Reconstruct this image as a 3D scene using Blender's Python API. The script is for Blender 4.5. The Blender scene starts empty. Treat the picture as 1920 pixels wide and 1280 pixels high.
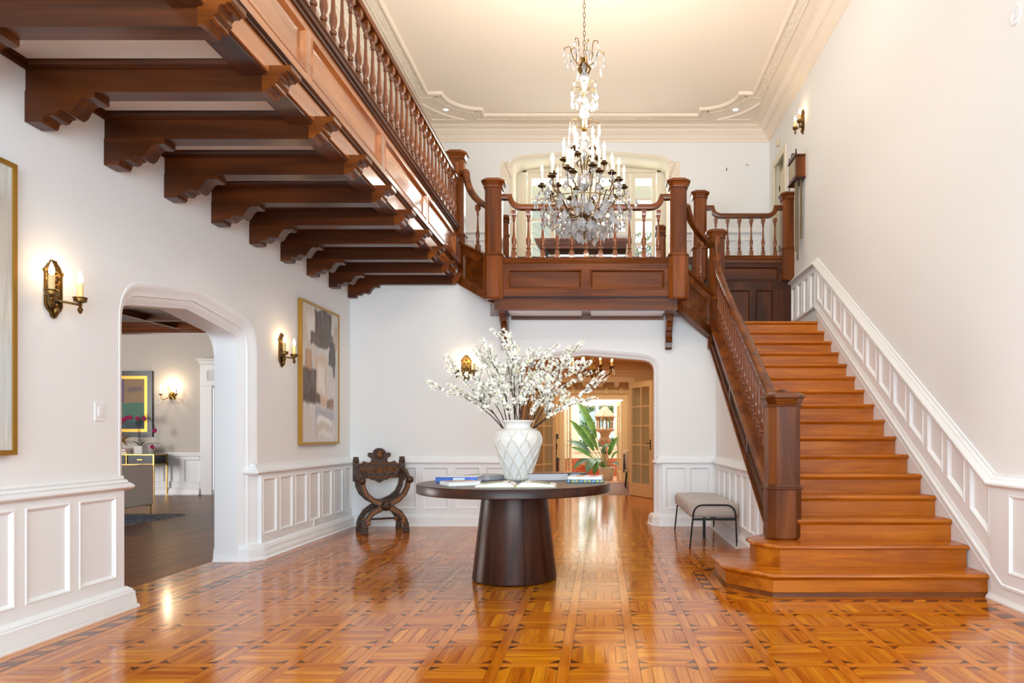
import bpy, bmesh, math, random
from mathutils import Vector, Matrix
random.seed(7)
scene = bpy.context.scene
COL = scene.collection
PI = math.pi
V = Vector
# ------------------------------------------------------------------ camera
F, CX, CY, EYE = 1325.0, 1128.0, 816.0, 1.2
cam_data = bpy.data.cameras.new('camera')
cam = bpy.data.objects.new('camera', cam_data)
COL.objects.link(cam)
cam.location = (0, 0, EYE)
cam.rotation_euler = (PI/2, 0, 0)
cam_data.sensor_width = 36
cam_data.lens = 36*F/1920
cam_data.shift_x = (960-CX)/1920
cam_data.shift_y = (CY-640)/1920
cam_data.clip_start = .05
scene.camera = cam
# ------------------------------------------------------------------ view, world, lights
vs = scene.view_settings
vs.view_transform = 'Standard'; vs.look = 'None'; vs.gamma = 1; vs.use_curve_mapping = False
vs.exposure = 0.42
scene.cycles.use_denoising = True
scene.cycles.max_bounces = 10; scene.cycles.diffuse_bounces = 5; scene.cycles.glossy_bounces = 4
scene.cycles.transmission_bounces = 8; scene.cycles.transparent_max_bounces = 16
scene.cycles.sample_clamp_indirect = 4.0
scene.cycles.caustics_reflective = False; scene.cycles.caustics_refractive = False
world = bpy.data.worlds.new('sky'); scene.world = world
world.use_nodes = True
bg = world.node_tree.nodes['Background']
bg.inputs[0].default_value = (.86, .93, 1.0, 1); bg.inputs[1].default_value = 1.15

def area(name, loc, target, sx, sy, power, color=(1, 1, 1), spread=180):
    d = bpy.data.lights.new(name, 'AREA'); d.shape = 'RECTANGLE'; d.size = sx; d.size_y = sy
    d.energy = power; d.color = color; d.spread = math.radians(spread)
    o = bpy.data.objects.new(name, d); COL.objects.link(o); o.location = loc
    o.rotation_euler = (V(target)-V(loc)).to_track_quat('-Z', 'Y').to_euler()
    return o
def point(name, loc, power, color=(1, .72, .42), r=.04):
    d = bpy.data.lights.new(name, 'POINT'); d.energy = power; d.color = color; d.shadow_soft_size = r
    o = bpy.data.objects.new(name, d); COL.objects.link(o); o.location = loc
    return o
DAY = (.64, .85, 1.0)
area('front_window_fill', (-2.05, -2.55, 2.3), (-1.2, 6, 4.6), 1.9, 3.1, 128, DAY)  # added area lights at unseen front windows, filling the hall from behind the camera
area('front_window_fill', (-.2, -2.55, 2.3), (-.2, 6, 5.4), 1.4, 3.1, 92, DAY)
area('front_window_fill', (1.65, -2.55, 2.3), (1.0, 6, 4.6), 1.9, 3.1, 128, DAY)
area('daylight_upper_door', (-.2, 13.6, 5.0), (-.2, 9, 3.6), 2.6, 2.2, 150, (1, .97, .93))
area('parlour_fill', (-11.9, 8.3, 1.9), (-6, 10.0, 1.3), 3, 2.4, 330, (1, .97, .93))  # added unseen area light brightening the parlour, in front of a closed wall
area('ceiling_fill', (-.2, -2.5, 1.2), (-.2, 5.5, 6.4), 5.2, 1.0, 60, (1, .95, .9), 95)  # added unseen fill aimed upward to brighten the ceiling
area('sunroom_fill', (-.2, 19.5, 3.2), (-.2, 19.5, 0), 3, 1.6, 105, (1, 1, 1))  # added area light under the closed sunroom ceiling, brightening the room
area('daylight_sunroom_window', (-.1, 23.2, 2.2), (-.1, 14, 0.6), 2.4, 2.6, 80, (1, 1, .98))
area('hall_lantern_glow', (-.3, 11.9, 2.62), (-.3, 11.9, 0), 2.2, 3.2, 27, (1, .74, .42))
area('dining_glow', (-.2, 16.2, 2.40), (-.2, 16.2, 0), 3.2, 3.0, 36, (1, .78, .5))
for i, (ax, ay, az) in enumerate([(-.17, 7.0, 4.62), (.16, 6.85, 4.2), (-.5, 6.85, 4.2), (-.17, 7.33, 4.2)]):
    point('chandelier_glow', (ax, ay, az), 14 if i == 0 else 16, (1, .88, .74), .06)

def spot(name, loc, target, power, color, ang, r=.1, blend=1.0):
    d = bpy.data.lights.new(name, 'SPOT'); d.energy = power; d.color = color; d.shadow_soft_size = r; d.spot_size = math.radians(ang); d.spot_blend = blend
    o = bpy.data.objects.new(name, d); COL.objects.link(o); o.location = loc
    o.rotation_euler = (V(target)-V(loc)).to_track_quat('-Z', 'Y').to_euler()
    return o
for ax, ay in ((.25, 6.85), (-.6, 6.85), (-.17, 7.45)):
    spot('chandelier_uplight', (ax, ay, 4.05), (ax, ay+.5, 6.4), 78, (1, .89, .79), 165)
# ------------------------------------------------------------------ materials
def lin(r, g, b):
    return tuple(((c/255)/12.92 if c/255 <= .04045 else ((c/255+.055)/1.055)**2.4) for c in (r, g, b)) + (1,)
MATS = {}
def newmat(name):
    m = bpy.data.materials.new(name); m.use_nodes = True
    return m, m.node_tree.nodes, m.node_tree.links, m.node_tree.nodes['Principled BSDF']
def mat(name, rgb, rough=.5, metal=0.0, spec=.5, coat=0.0, bump=0.0, bscale=40, emit=None, estr=0, sheen=0, var=0):
    m, n, l, b = newmat(name)
    c = lin(*rgb)
    b.inputs['Base Color'].default_value = c
    b.inputs['Roughness'].default_value = rough
    b.inputs['Metallic'].default_value = metal
    b.inputs['Specular IOR Level'].default_value = spec
    b.inputs['Coat Weight'].default_value = coat
    b.inputs['Sheen Weight'].default_value = sheen
    if emit:
        b.inputs['Emission Color'].default_value = lin(*emit); b.inputs['Emission Strength'].default_value = estr
    if bump or var:
        tc = n.new('ShaderNodeTexCoord'); t = n.new('ShaderNodeTexNoise')
        t.inputs['Scale'].default_value = bscale; t.inputs['Detail'].default_value = 4
        l.new(tc.outputs['Object'], t.inputs['Vector'])
        if bump:
            bp = n.new('ShaderNodeBump'); bp.inputs['Strength'].default_value = bump; bp.inputs['Distance'].default_value = .01
            l.new(t.outputs['Fac'], bp.inputs['Height']); l.new(bp.outputs['Normal'], b.inputs['Normal'])
        if var:
            r = n.new('ShaderNodeValToRGB')
            r.color_ramp.elements[0].position = .35; r.color_ramp.elements[1].position = .65
            r.color_ramp.elements[0].color = tuple(x*(1-var) for x in c[:3])+(1,)
            r.color_ramp.elements[1].color = tuple(min(1, x*(1+var)) for x in c[:3])+(1,)
            l.new(t.outputs['Fac'], r.inputs['Fac']); l.new(r.outputs['Color'], b.inputs['Base Color'])
    MATS[name] = m
    return m
def wood(name, dark, light, axis, rough=.3, scale=1.0, vari=.18, coat=0.0, ring=1.0, spec=.5, bump=.05, hue=0.0, fine=.5):
    """wood with grain along a world axis; every piece (object or island) has its own tone and cut"""
    m, n, l, b = newmat(name)
    geo = n.new('ShaderNodeNewGeometry'); oi = n.new('ShaderNodeObjectInfo')
    add = n.new('ShaderNodeMath'); add.operation = 'ADD'
    l.new(geo.outputs['Random Per Island'], add.inputs[0]); l.new(oi.outputs['Random'], add.inputs[1])
    fr = n.new('ShaderNodeMath'); fr.operation = 'FRACT'; l.new(add.outputs[0], fr.inputs[0])
    sc = n.new('ShaderNodeVectorMath'); sc.operation = 'SCALE'; sc.inputs['Scale'].default_value = 37.0
    cmb = n.new('ShaderNodeCombineXYZ')
    for i in range(3): l.new(fr.outputs[0], cmb.inputs[i])
    l.new(cmb.outputs[0], sc.inputs[0])
    pos = n.new('ShaderNodeVectorMath'); pos.operation = 'ADD'
    l.new(geo.outputs['Position'], pos.inputs[0]); l.new(sc.outputs[0], pos.inputs[1])
    mp = n.new('ShaderNodeMapping'); s = [1.0*scale]*3
    k = [13.0*scale]*3; k['xyz'.index(axis)] = 1.1*scale
    mp.inputs['Scale'].default_value = k
    l.new(pos.outputs[0], mp.inputs['Vector'])
    t1 = n.new('ShaderNodeTexNoise'); t1.inputs['Scale'].default_value = 1.0*ring; t1.inputs['Detail'].default_value = 5
    t1.inputs['Distortion'].default_value = .6
    l.new(mp.outputs[0], t1.inputs['Vector'])
    mp2 = n.new('ShaderNodeMapping'); k2 = [170.0*scale]*3; k2['xyz'.index(axis)] = 5*scale
    mp2.inputs['Scale'].default_value = k2; l.new(pos.outputs[0], mp2.inputs['Vector'])
    t2 = n.new('ShaderNodeTexNoise'); t2.inputs['Scale'].default_value = 1; t2.inputs['Detail'].default_value = 2
    l.new(mp2.outputs[0], t2.inputs['Vector'])
    mix = n.new('ShaderNodeMath'); mix.operation = 'MULTIPLY_ADD'; mix.inputs[1].default_value = fine*.6
    l.new(t2.outputs['Fac'], mix.inputs[0]); l.new(t1.outputs['Fac'], mix.inputs[2])
    r = n.new('ShaderNodeValToRGB'); e = r.color_ramp.elements
    e[0].position = .42+fine*.2; e[1].position = .72+fine*.25; e[0].color = lin(*dark); e[1].color = lin(*light)
    l.new(mix.outputs[0], r.inputs['Fac'])
    hsv = n.new('ShaderNodeHueSaturation')
    mr = n.new('ShaderNodeMapRange'); mr.inputs['To Min'].default_value = 1-vari; mr.inputs['To Max'].default_value = 1+vari
    l.new(fr.outputs[0], mr.inputs['Value']); l.new(mr.outputs[0], hsv.inputs['Value'])
    if hue:
        mh = n.new('ShaderNodeMapRange'); mh.inputs['To Min'].default_value = .5-hue; mh.inputs['To Max'].default_value = .5+hue
        l.new(fr.outputs[0], mh.inputs['Value']); l.new(mh.outputs[0], hsv.inputs['Hue'])
    l.new(r.outputs['Color'], hsv.inputs['Color']); l.new(hsv.outputs['Color'], b.inputs['Base Color'])
    b.inputs['Roughness'].default_value = rough; b.inputs['Coat Weight'].default_value = coat
    b.inputs['Coat Roughness'].default_value = .12
    b.inputs['Specular IOR Level'].default_value = spec
    if bump:
        bp = n.new('ShaderNodeBump'); bp.inputs['Strength'].default_value = bump; bp.inputs['Distance'].default_value = .004
        l.new(mix.outputs[0], bp.inputs['Height']); l.new(bp.outputs['Normal'], b.inputs['Normal'])
    MATS[name] = m
    return m
def glass_mat(name, tint=(245, 250, 250), refl=.10):
    m = bpy.data.materials.new(name); m.use_nodes = True
    n, l = m.node_tree.nodes, m.node_tree.links
    n.remove(n['Principled BSDF'])
    tr = n.new('ShaderNodeBsdfTransparent'); tr.inputs[0].default_value = lin(*tint)
    gl = n.new('ShaderNodeBsdfGlossy'); gl.inputs['Roughness'].default_value = .03
    mx = n.new('ShaderNodeMixShader'); mx.inputs[0].default_value = refl
    l.new(tr.outputs[0], mx.inputs[1]); l.new(gl.outputs[0], mx.inputs[2])
    l.new(mx.outputs[0], n['Material Output'].inputs['Surface'])
    MATS[name] = m
    return m
def bulb_mat(name, rgb, s):
    m, n, l, b = newmat(name)
    b.inputs['Base Color'].default_value = lin(*rgb)
    b.inputs['Emission Color'].default_value = lin(*rgb); b.inputs['Emission Strength'].default_value = s
    m.cycles.emission_sampling = 'NONE'
    MATS[name] = m
    return m
PLASTER = mat('plaster', (240, 240, 239), .75, bump=.12, bscale=3.0, spec=.3)
CEILM = mat('ceiling_paint', (248, 233, 214), .8, spec=.2)
CARVED = mat('carved_plaster', (246, 231, 210), .8, bump=1.0, bscale=34, spec=.2, var=.10)
TRIM = mat('trim_paint', (243, 245, 246), .42)
CREAM = mat('cream_paint', (236, 226, 205), .7, spec=.3)
HALLP = mat('hall_paint', (226, 196, 150), .7, spec=.3)
HALLT = mat('hall_trim', (232, 206, 162), .5)
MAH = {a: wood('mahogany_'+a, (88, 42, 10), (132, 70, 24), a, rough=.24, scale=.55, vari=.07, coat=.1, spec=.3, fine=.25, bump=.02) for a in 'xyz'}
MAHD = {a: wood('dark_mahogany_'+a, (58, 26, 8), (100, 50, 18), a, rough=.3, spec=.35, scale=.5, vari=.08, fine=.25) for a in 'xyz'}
MAH_LIT = wood('lit_fascia_mahogany', (150, 82, 34), (206, 130, 72), 'y', rough=.24, scale=.55, vari=.05, coat=1.0, fine=.25, bump=.01)  # same mahogany lightened: grazing wall light painted into the base colour
MAHT = mat('turned_mahogany', (122, 64, 26), .2, coat=.4, var=.18, bscale=14)
OAK = {a: wood('floor_oak_'+a, (172, 86, 6), (222, 138, 26), a, rough=.12, scale=1.0, vari=.10, hue=.006, fine=.6, bump=.02, coat=.0, spec=.6) for a in 'xy'}
STRIP = {a: wood('floor_strip_'+a, (178, 92, 10), (216, 130, 30), a, rough=.12, scale=1.0, vari=.08, fine=.6, bump=.02, spec=.6) for a in 'xy'}
INLAY = wood('floor_walnut_inlay', (84, 38, 10), (122, 62, 22), 'x', rough=.12, vari=.2, bump=.02, spec=.6)
PARLF = wood('parlour_floor_wood', (96, 50, 18), (138, 80, 36), 'y', rough=.34, vari=.25, bump=.02, spec=.2)
STEP = wood('stair_oak', (158, 78, 4), (200, 113, 20), 'x', rough=.26, scale=1.0, vari=.06, fine=.6, coat=.1)
TABLEW = {a: wood('espresso_wood_'+a, (40, 18, 9), (74, 37, 20), a, rough=.32, scale=1.2, vari=.05, fine=.8, coat=.0, spec=.3, bump=.08) for a in 'xz'}
CARVEW = mat('carved_walnut', (66, 40, 20), .42, bump=.9, bscale=38, var=.45)
CARVEH = mat('gilt_walnut', (128, 78, 34), .4, bump=.7, bscale=60, var=.4)
LEATHD = mat('dark_leather', (52, 34, 24), .5)
BRONZE = mat('aged_bronze', (116, 88, 44), .34, metal=.9, bump=.4, bscale=60, var=.3)
BRONZED = mat('dark_bronze', (82, 62, 34), .38, metal=.85, bump=.3, bscale=60, var=.3)
GOLD = mat('gold_frame', (186, 142, 62), .36, metal=.8)
BRASS = mat('brushed_brass', (196, 160, 96), .3, metal=.9)
IVORY = mat('candle_ivory', (226, 196, 134), .5)
PALEC = mat('candle_pale', (226, 226, 214), .5)
BULB = bulb_mat('lit_bulb', (255, 214, 150), 9.0)
BULBH = bulb_mat('lit_bulb_amber', (255, 190, 100), 8.0)
BLACKM = mat('black_metal', (34, 31, 30), .4, metal=.6)
GREYM = mat('tube_metal', (120, 106, 84), .4, metal=.8)
CERAM = mat('white_ceramic', (238, 235, 230), .22, coat=.3)
CERAMR = mat('ceramic_rope', (224, 217, 206), .45)
TWIG = mat('twig_bark', (62, 44, 34), .8)
PETAL = mat('white_petal', (250, 248, 238), .6)
PETALY = mat('blossom_heart', (232, 222, 150), .6)
TAUPE = mat('taupe_velvet', (176, 160, 148), .6, sheen=.4, bump=.15, bscale=30)
GREYF = mat('sofa_fabric', (206, 190, 178), .85, bump=.2, bscale=120)
WHITEP = mat('white_plastic', (240, 240, 238), .4)
GLASS = glass_mat('pane_glass', refl=.06)
BLACKL = mat('black_lacquer', (26, 28, 32), .3)
LEAFG = mat('palm_leaf', (92, 142, 66), .4, var=.3, bscale=6)
LEAFB = mat('blue_green_leaf', (96, 136, 112), .4, var=.25, bscale=6)
TERRA = mat('terracotta', (176, 140, 110), .8, bump=.4, bscale=30, var=.2)
STONEP = mat('stone_pot', (206, 194, 176), .8, bump=.3, bscale=50, var=.1)
BRICK = mat('brick_clay', (186, 92, 58), .85, bump=.3, bscale=60, var=.3)
MORT = mat('mortar', (210, 196, 180), .9)
def crystal():
    m, n, l, b = newmat('cut_crystal')
    b.inputs['Base Color'].default_value = (.97, .98, 1, 1); b.inputs['Roughness'].default_value = .04
    b.inputs['Transmission Weight'].default_value = .74; b.inputs['IOR'].default_value = 1.45
    b.inputs['Specular IOR Level'].default_value = .8
    MATS['cut_crystal'] = m
    return m
CRYST = crystal()

# ------------------------------------------------------------------ mesh builder
ZV = V((0, 0, 1))
class MB:
    def __init__(s): s.v = []; s.f = []; s.mi = []; s.m = 0
    def add(s, vs_, fs_):
        o = len(s.v); s.v += [tuple(p) for p in vs_]
        for f in fs_: s.f.append([o+i for i in f]); s.mi.append(s.m)
        return s
    def box(s, x0, x1, y0, y1, z0, z1):
        x0, x1 = min(x0, x1), max(x0, x1); y0, y1 = min(y0, y1), max(y0, y1); z0, z1 = min(z0, z1), max(z0, z1)
        p = [(x0, y0, z0), (x1, y0, z0), (x1, y1, z0), (x0, y1, z0), (x0, y0, z1), (x1, y0, z1), (x1, y1, z1), (x0, y1, z1)]
        return s.add(p, [(3, 2, 1, 0), (4, 5, 6, 7), (0, 1, 5, 4), (1, 2, 6, 5), (2, 3, 7, 6), (3, 0, 4, 7)])
    def prism(s, poly, vec):
        """poly: planar 3D points; extruded by vec"""
        vec = V(vec); P = [V(p) for p in poly]; n = len(P)
        nn = V((0, 0, 0))
        for i in range(n): nn += P[i].cross(P[(i+1) % n])
        if nn.dot(vec) < 0: P.reverse()
        q = P+[p+vec for p in P]
        fs_ = [list(range(n))[::-1], list(range(n, 2*n))]
        for i in range(n): j = (i+1) % n; fs_.append([i, j, n+j, n+i])
        return s.add(q, fs_)
    def rings(s, rings, closed=True, cap0=False, cap1=False):
        n = len(rings[0]); vs_ = [p for r in rings for p in r]; fs_ = []
        for k in range(len(rings)-1):
            for i in range(n if closed else n-1):
                j = (i+1) % n
                fs_.append([k*n+i, k*n+j, (k+1)*n+j, (k+1)*n+i])
        if cap0: fs_.append(list(range(n))[::-1])
        if cap1: fs_.append([(len(rings)-1)*n+i for i in range(n)])
        return s.add(vs_, fs_)
    def lathe(s, prof, c=(0, 0), seg=16, cap=True, fn=None):
        """prof: (r, z) upward"""
        R = []
        for r, z in prof:
            R.append([(c[0]+r*math.cos(2*PI*i/seg), c[1]+r*math.sin(2*PI*i/seg), z) for i in range(seg)])
        return s.rings(R, True, cap, cap)
    def tube(s, pts, r, seg=6, cap=True):
        P = [V(p) for p in pts]; n = len(P)
        rr = r if isinstance(r, (list, tuple)) else [r]*n
        R = []; up = None
        for i in range(n):
            t = (P[min(i+1, n-1)]-P[max(i-1, 0)])
            if t.length < 1e-9: t = V((0, 0, 1))
            t.normalize()
            if up is None:
                a = V((0, 0, 1)) if abs(t.z) < .9 else V((1, 0, 0)); up = (a-t*a.dot(t)).normalized()
            else:
                up = up-t*up.dot(t)
                up = up.normalized() if up.length > 1e-6 else t.orthogonal().normalized()
            w = t.cross(up)
            R.append([P[i]+(up*math.cos(2*PI*k/seg)+w*math.sin(2*PI*k/seg))*rr[i] for k in range(seg)])
        return s.rings(R, True, cap, cap)
    def sweep(s, path, prof, N, closed=False, pclosed=False, cap=True):
        """profile points (a, b): a along N x T, b along N; mitred in the plane with normal N"""
        R = sweep_rings(path, prof, N, closed)
        if closed: R.append(R[0])
        n = len(prof); vs_ = [p for r in R for p in r]; fs_ = []
        for k in range(len(R)-1):
            for i in range(n if pclosed else n-1):
                j = (i+1) % n
                fs_.append([k*n+i, (k+1)*n+i, (k+1)*n+j, k*n+j])
        if cap and not closed:
            fs_.append(list(range(n))); fs_.append([(len(R)-1)*n+i for i in range(n)][::-1])
        return s.add(vs_, fs_)
    def sphere(s, c, r, seg=10, rg=6, sz=1.0):
        return s.lathe([(max(1e-4, r*math.sin(PI*i/rg)), c[2]-r*sz*math.cos(PI*i/rg)) for i in range(rg+1)], c[:2], seg)
    def xf(s, M):
        s.v = [tuple(M @ V(p)) for p in s.v]; return s
    def build(s, name, m, parent=None, local=False, smooth=35, label=None, kind=None, bevel=0, recalc=False):
        me = bpy.data.meshes.new(name)
        v = s.v
        off = WL.get(parent, V((0, 0, 0))) if (parent is not None and not local) else V((0, 0, 0))
        if off.length: v = [(p[0]-off.x, p[1]-off.y, p[2]-off.z) for p in v]
        me.from_pydata(v, [], s.f)
        ms = m if isinstance(m, (list, tuple)) else [m]
        for mm in ms: me.materials.append(mm)
        if len(ms) > 1: me.polygons.foreach_set('material_index', s.mi)
        if recalc:
            bm = bmesh.new(); bm.from_mesh(me); bmesh.ops.recalc_face_normals(bm, faces=bm.faces); bm.to_mesh(me); bm.free()
        if smooth:
            me.polygons.foreach_set('use_smooth', [True]*len(me.polygons))
            me.set_sharp_from_angle(angle=math.radians(smooth))
        o = bpy.data.objects.new(name, me); COL.objects.link(o)
        if parent is not None:
            o.parent = parent; WL[o] = WL.get(parent, V((0, 0, 0))) if not local else V((0, 0, 0))
        if label: o['label'] = label
        if kind: o['kind'] = kind
        if bevel:
            bv = o.modifiers.new('bevel', 'BEVEL'); bv.width = bevel; bv.segments = 2; bv.limit_method = 'ANGLE'
        return o
WL = {}
def sweep_rings(path, prof, N, closed=False):
    P = [V(p) for p in path]; N = V(N).normalized(); n = len(P); R = []
    for i in range(n):
        if closed: a, b = P[i]-P[i-1], P[(i+1) % n]-P[i]
        else:
            a = P[i]-P[i-1] if i > 0 else P[1]-P[0]
            b = P[i+1]-P[i] if i < n-1 else P[-1]-P[-2]
        a.normalize(); b.normalize()
        pa, pb = N.cross(a).normalized(), N.cross(b).normalized()
        m = pa+pb
        m = m*(1/max(.15, .5*m.length_squared)) if m.length > 1e-6 else pa
        R.append([P[i]+m*q[0]+N*q[1] for q in prof])
    return R
def thing(name, label, cat, loc=(0, 0, 0), rotz=0, group=None, kind=None):
    o = bpy.data.objects.new(name, None); COL.objects.link(o); o.location = loc; o.rotation_euler = (0, 0, rotz)
    o.empty_display_size = .1
    o['label'] = label; o['category'] = cat
    if group: o['group'] = group
    if kind: o['kind'] = kind
    WL[o] = V(loc)
    return o
def tag(o, label, cat, group=None):
    o['label'] = label; o['category'] = cat
    if group: o['group'] = group
    return o
def struct(o):
    o['kind'] = 'structure'; return o
def dup(root, loc=None, rotz=None, label=None, group=None):
    r = root.copy(); COL.objects.link(r)
    if loc is not None: r.location = loc
    if rotz is not None: r.rotation_euler = (0, 0, rotz)
    if label: r['label'] = label
    if group: r['group'] = group
    for ch in list(root.children):
        c = ch.copy(); COL.objects.link(c); c.parent = r
        for g in ch.children:
            d = g.copy(); COL.objects.link(d); d.parent = c
    return r
def share(src, name, parent, loc=None, rot=None, scale=None):
    o = bpy.data.objects.new(name, src.data); COL.objects.link(o); o.parent = parent
    if loc is not None: o.location = loc
    if rot is not None: o.rotation_euler = rot
    if scale is not None: o.scale = scale
    return o
def pp(px, py, Y):
    """point at depth Y seen at pixel px, py"""
    return V(((px-CX)*Y/F, Y, EYE+(CY-py)*Y/F))
def csq(h, c, cx=0, cy=0):
    """square of half side h with chamfered corners"""
    return [(cx+x, cy+y) for x, y in ((h, -h+c), (h, h-c), (h-c, h), (-h+c, h), (-h, h-c), (-h, -h+c), (-h+c, -h), (h-c, -h))]
def inset(poly, d):
    """inset of a convex CCW polygon of 2D points"""
    n = len(poly); out = []
    for i in range(n):
        p0, p1, p2 = V(poly[i-1]).to_2d(), V(poly[i]).to_2d(), V(poly[(i+1) % n]).to_2d()
        a = (p1-p0).normalized(); b = (p2-p1).normalized()
        na = V((-a.y, a.x)); nb = V((-b.y, b.x)); m = na+nb
        m = m/max(.2, .5*m.length_squared)
        out.append((p1.x+m.x*d, p1.y+m.y*d))
    return out
class Fr:
    """a frame on a wall: u along U, z up (or W), d along N"""
    def __init__(s, O, U, N, W=(0, 0, 1)): s.O, s.U, s.N, s.W = V(O), V(U), V(N), V(W)
    def __call__(s, u, z, d=0): return s.O+s.U*u+s.W*z+s.N*d
    def poly(s, mb, pts, d0, d1):
        mb.prism([s(u, z, d0) for u, z in pts], s.N*(d1-d0))
    def panel(s, quad, face, rec, name, m, parent, mw=.03):
        """a recessed field with a moulded edge; quad CCW in (u, z)"""
        mb = MB(); R = []
        for ins, d in ((0, face), (mw*.2, face+mw*.16), (mw*.45, face+mw*.12), (mw*.6, face-.004), (mw, rec), ):
            q = inset(quad, ins) if ins else quad
            R.append([s(u, z, d) for u, z in q])
        mb.rings(R, True, False, True)
        return mb.build(name, m, parent, smooth=30, recalc=False)
def orient_ok(fr):
    return fr.U.cross(fr.W).dot(fr.N) > 0
def panelling(fr, spans, z0, z1, pz0, pz1, u0, u1, face, rec, m, board_name, panel_name, parent=None, slope=0.0, su=0.0, mw=.03, mp=None):
    """board with stiles, rails and recessed panels; spans are the (ua, ub) of the panels; slope tilts all z lines about u = su"""
    Z = lambda u, z: z+slope*(u-su)
    mb = MB()
    fr.poly(mb, [(u0, Z(u0, z0)), (u1, Z(u1, z0)), (u1, Z(u1, pz0)), (u0, Z(u0, pz0))], 0, face)
    fr.poly(mb, [(u0, Z(u0, pz1)), (u1, Z(u1, pz1)), (u1, Z(u1, z1)), (u0, Z(u0, z1))], 0, face)
    e = u0
    for a, b in list(spans)+[(u1, u1)]:
        if a > e+1e-4: fr.poly(mb, [(e, Z(e, pz0)), (a, Z(a, pz0)), (a, Z(a, pz1)), (e, Z(e, pz1))], 0, face)
        e = b
    o = mb.build(board_name, m, parent, smooth=0)
    for a, b in spans:
        q = [(a, Z(a, pz0)), (b, Z(b, pz0)), (b, Z(b, pz1)), (a, Z(a, pz1))]
        if not orient_ok(fr): pass
        fr.panel(q, face, rec, panel_name, mp or m, parent if parent is not None else o, mw)
    return o
# ------------------------------------------------------------------ room shell
XL, XR, YB, YU, ZC, YF = -3.35, 2.90, 9.41, 12.2, 6.467, -2.8
Z1, Z2, Z3 = 2.72, 3.40, 3.91     # landing, balcony, upper hall
def arch_outline(c, hw, zs, r, zsh, dx, zap, seg=6):
    """Tudor arch outline from left foot to right foot: (u, z)"""
    # shoulder corner by a rounded arc between the vertical side and the sloping line to the apex
    sl = (zap-zsh)/(hw-dx) if False else 0
    right = []
    p0 = V((hw, zs)); p1 = V((hw, zsh)); p2 = V((hw-dx, zsh+(zap-zsh)*dx/hw))
    for i in range(seg+1):
        t = i/seg
        q = p0*(1-t)**2+p1*2*t*(1-t)+p2*t*t
        right.append((q.x, q.y))
    pts = [(c-x, z) for x, z in [(hw, 0)]+right]+[(c, zap)]+[(c+x, z) for x, z in right[::-1]+[(hw, 0)]]
    return pts
def arch_wall(name, fr, u0, u1, z1, outline, m, zbase=0.0):
    mb = MB(); pts = outline; n = len(pts)
    P = lambda u, z: fr(u, z, 0)
    def q(a): mb.add([P(*p) for p in a], [list(range(len(a)))])
    q([(u0, zbase), (pts[0][0], zbase), (pts[0][0], z1), (u0, z1)])
    q([(pts[-1][0], zbase), (u1, zbase), (u1, z1), (pts[-1][0], z1)])
    for a, b in zip(pts[1:-1], pts[2:-1]):
        if b[0]-a[0] > 1e-6: q([a, b, (b[0], z1), (a[0], z1)])
    return mb
def arch_casing(fr, outline, prof, depth_to, m, name, parent):
    """moulded reveal: profile (inward, depth) from the outer outline, then a jamb to depth_to"""
    path = [fr(u, z) for u, z in outline]
    mb = MB()
    # N x T must point inward to the opening: path goes left foot -> apex -> right foot
    T = (path[1]-path[0]).normalized(); s = 1 if fr.N.cross(T).dot(fr.U) > 0 else -1
    pr = [(s*a, b) for a, b in prof]+[(s*prof[-1][0], depth_to)]
    mb.sweep(path, pr, fr.N, cap=False)
    return mb.build(name, m, parent, smooth=40)

# floor base (the joints between the parquet pieces show it)
mb = MB(); mb.box(-3.72, 3.0, YF, 14.25, -.1, -.004); mb.box(-1.6, 1.4, 14.25, 18.05, -.1, -.002)
FLOOR = struct(mb.build('floor', mat('floor_joint', (104, 52, 18), .5), smooth=0))
mb = MB(); mb.box(-12.2, -3.70, 1.0, 14.4, -.1, 0)
struct(mb.build('floor_parlour', PARLF, smooth=0))
mb = MB(); mb.box(-2.5, 2.3, 18.05, 21.2, -.1, -.001)
struct(mb.build('floor_sunroom', mat('sunroom_tile', (200, 150, 120), .45), smooth=0))

# left wall with the wide Tudor arch
LA = arch_outline(5.89, .99, 2.0, .3, 2.285, .26, 2.42)
frL = Fr((XL, 0, 0), (0, 1, 0), (1, 0, 0))
mb = arch_wall('wall_left', frL, YF, YB, ZC, LA, PLASTER)
mb.add([(XL, YB, 0), (XL, YU, 0), (XL, YU, ZC), (XL, YB, ZC)], [(0, 1, 2, 3)])
WALL_L = struct(mb.build('wall_left', PLASTER, smooth=0))
arch_casing(frL, LA, [(0, 0), (.006, .004), (.028, .0), (.05, -.018), (.085, -.04), (.1, -.046), (.105, -.06), (.125, -.07), (.15, -.1), (.165, -.11)], -.33, TRIM, 'arch_moulding', WALL_L)
# parlour face of the same wall
LAi = [(5.89+(u-5.89)*(.99-.165)/.99, z-(.14 if z > 0 else 0)) for u, z in LA]
frLi = Fr((-3.68, 0, 0), (0, 1, 0), (-1, 0, 0))
mb = arch_wall('wall_parlour_near', frLi, 1.0, 14.3, 3.6, LAi, TRIM)
struct(mb.build('wall_parlour_near', TRIM, smooth=0))

# back wall with the lower arch
BA = arch_outline(-.2, 1.0, 2.06, .3, 2.285, .26, 2.368)
frB = Fr((0, YB, 0), (1, 0, 0), (0, -1, 0))
mb = arch_wall('wall_back', frB, XL, .93, 3.36, BA, PLASTER)
mb.add([(.93, YB, 0), (1.52, YB, 0), (1.52, YB, 2.66), (.93, YB, 3.02)], [(0, 1, 2, 3)])
mb.box(XL, -1.0, YB, YB+.02, 3.36, Z2)
WALL_B = struct(mb.build('wall_back', PLASTER, smooth=0))
arch_casing(frB, BA, [(0, 0), (.006, .006), (.02, .004), (.035, -.01), (.055, -.018), (.062, -.03), (.085, -.045), (.095, -.05)], -.24, TRIM, 'arch_moulding', WALL_B)
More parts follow.
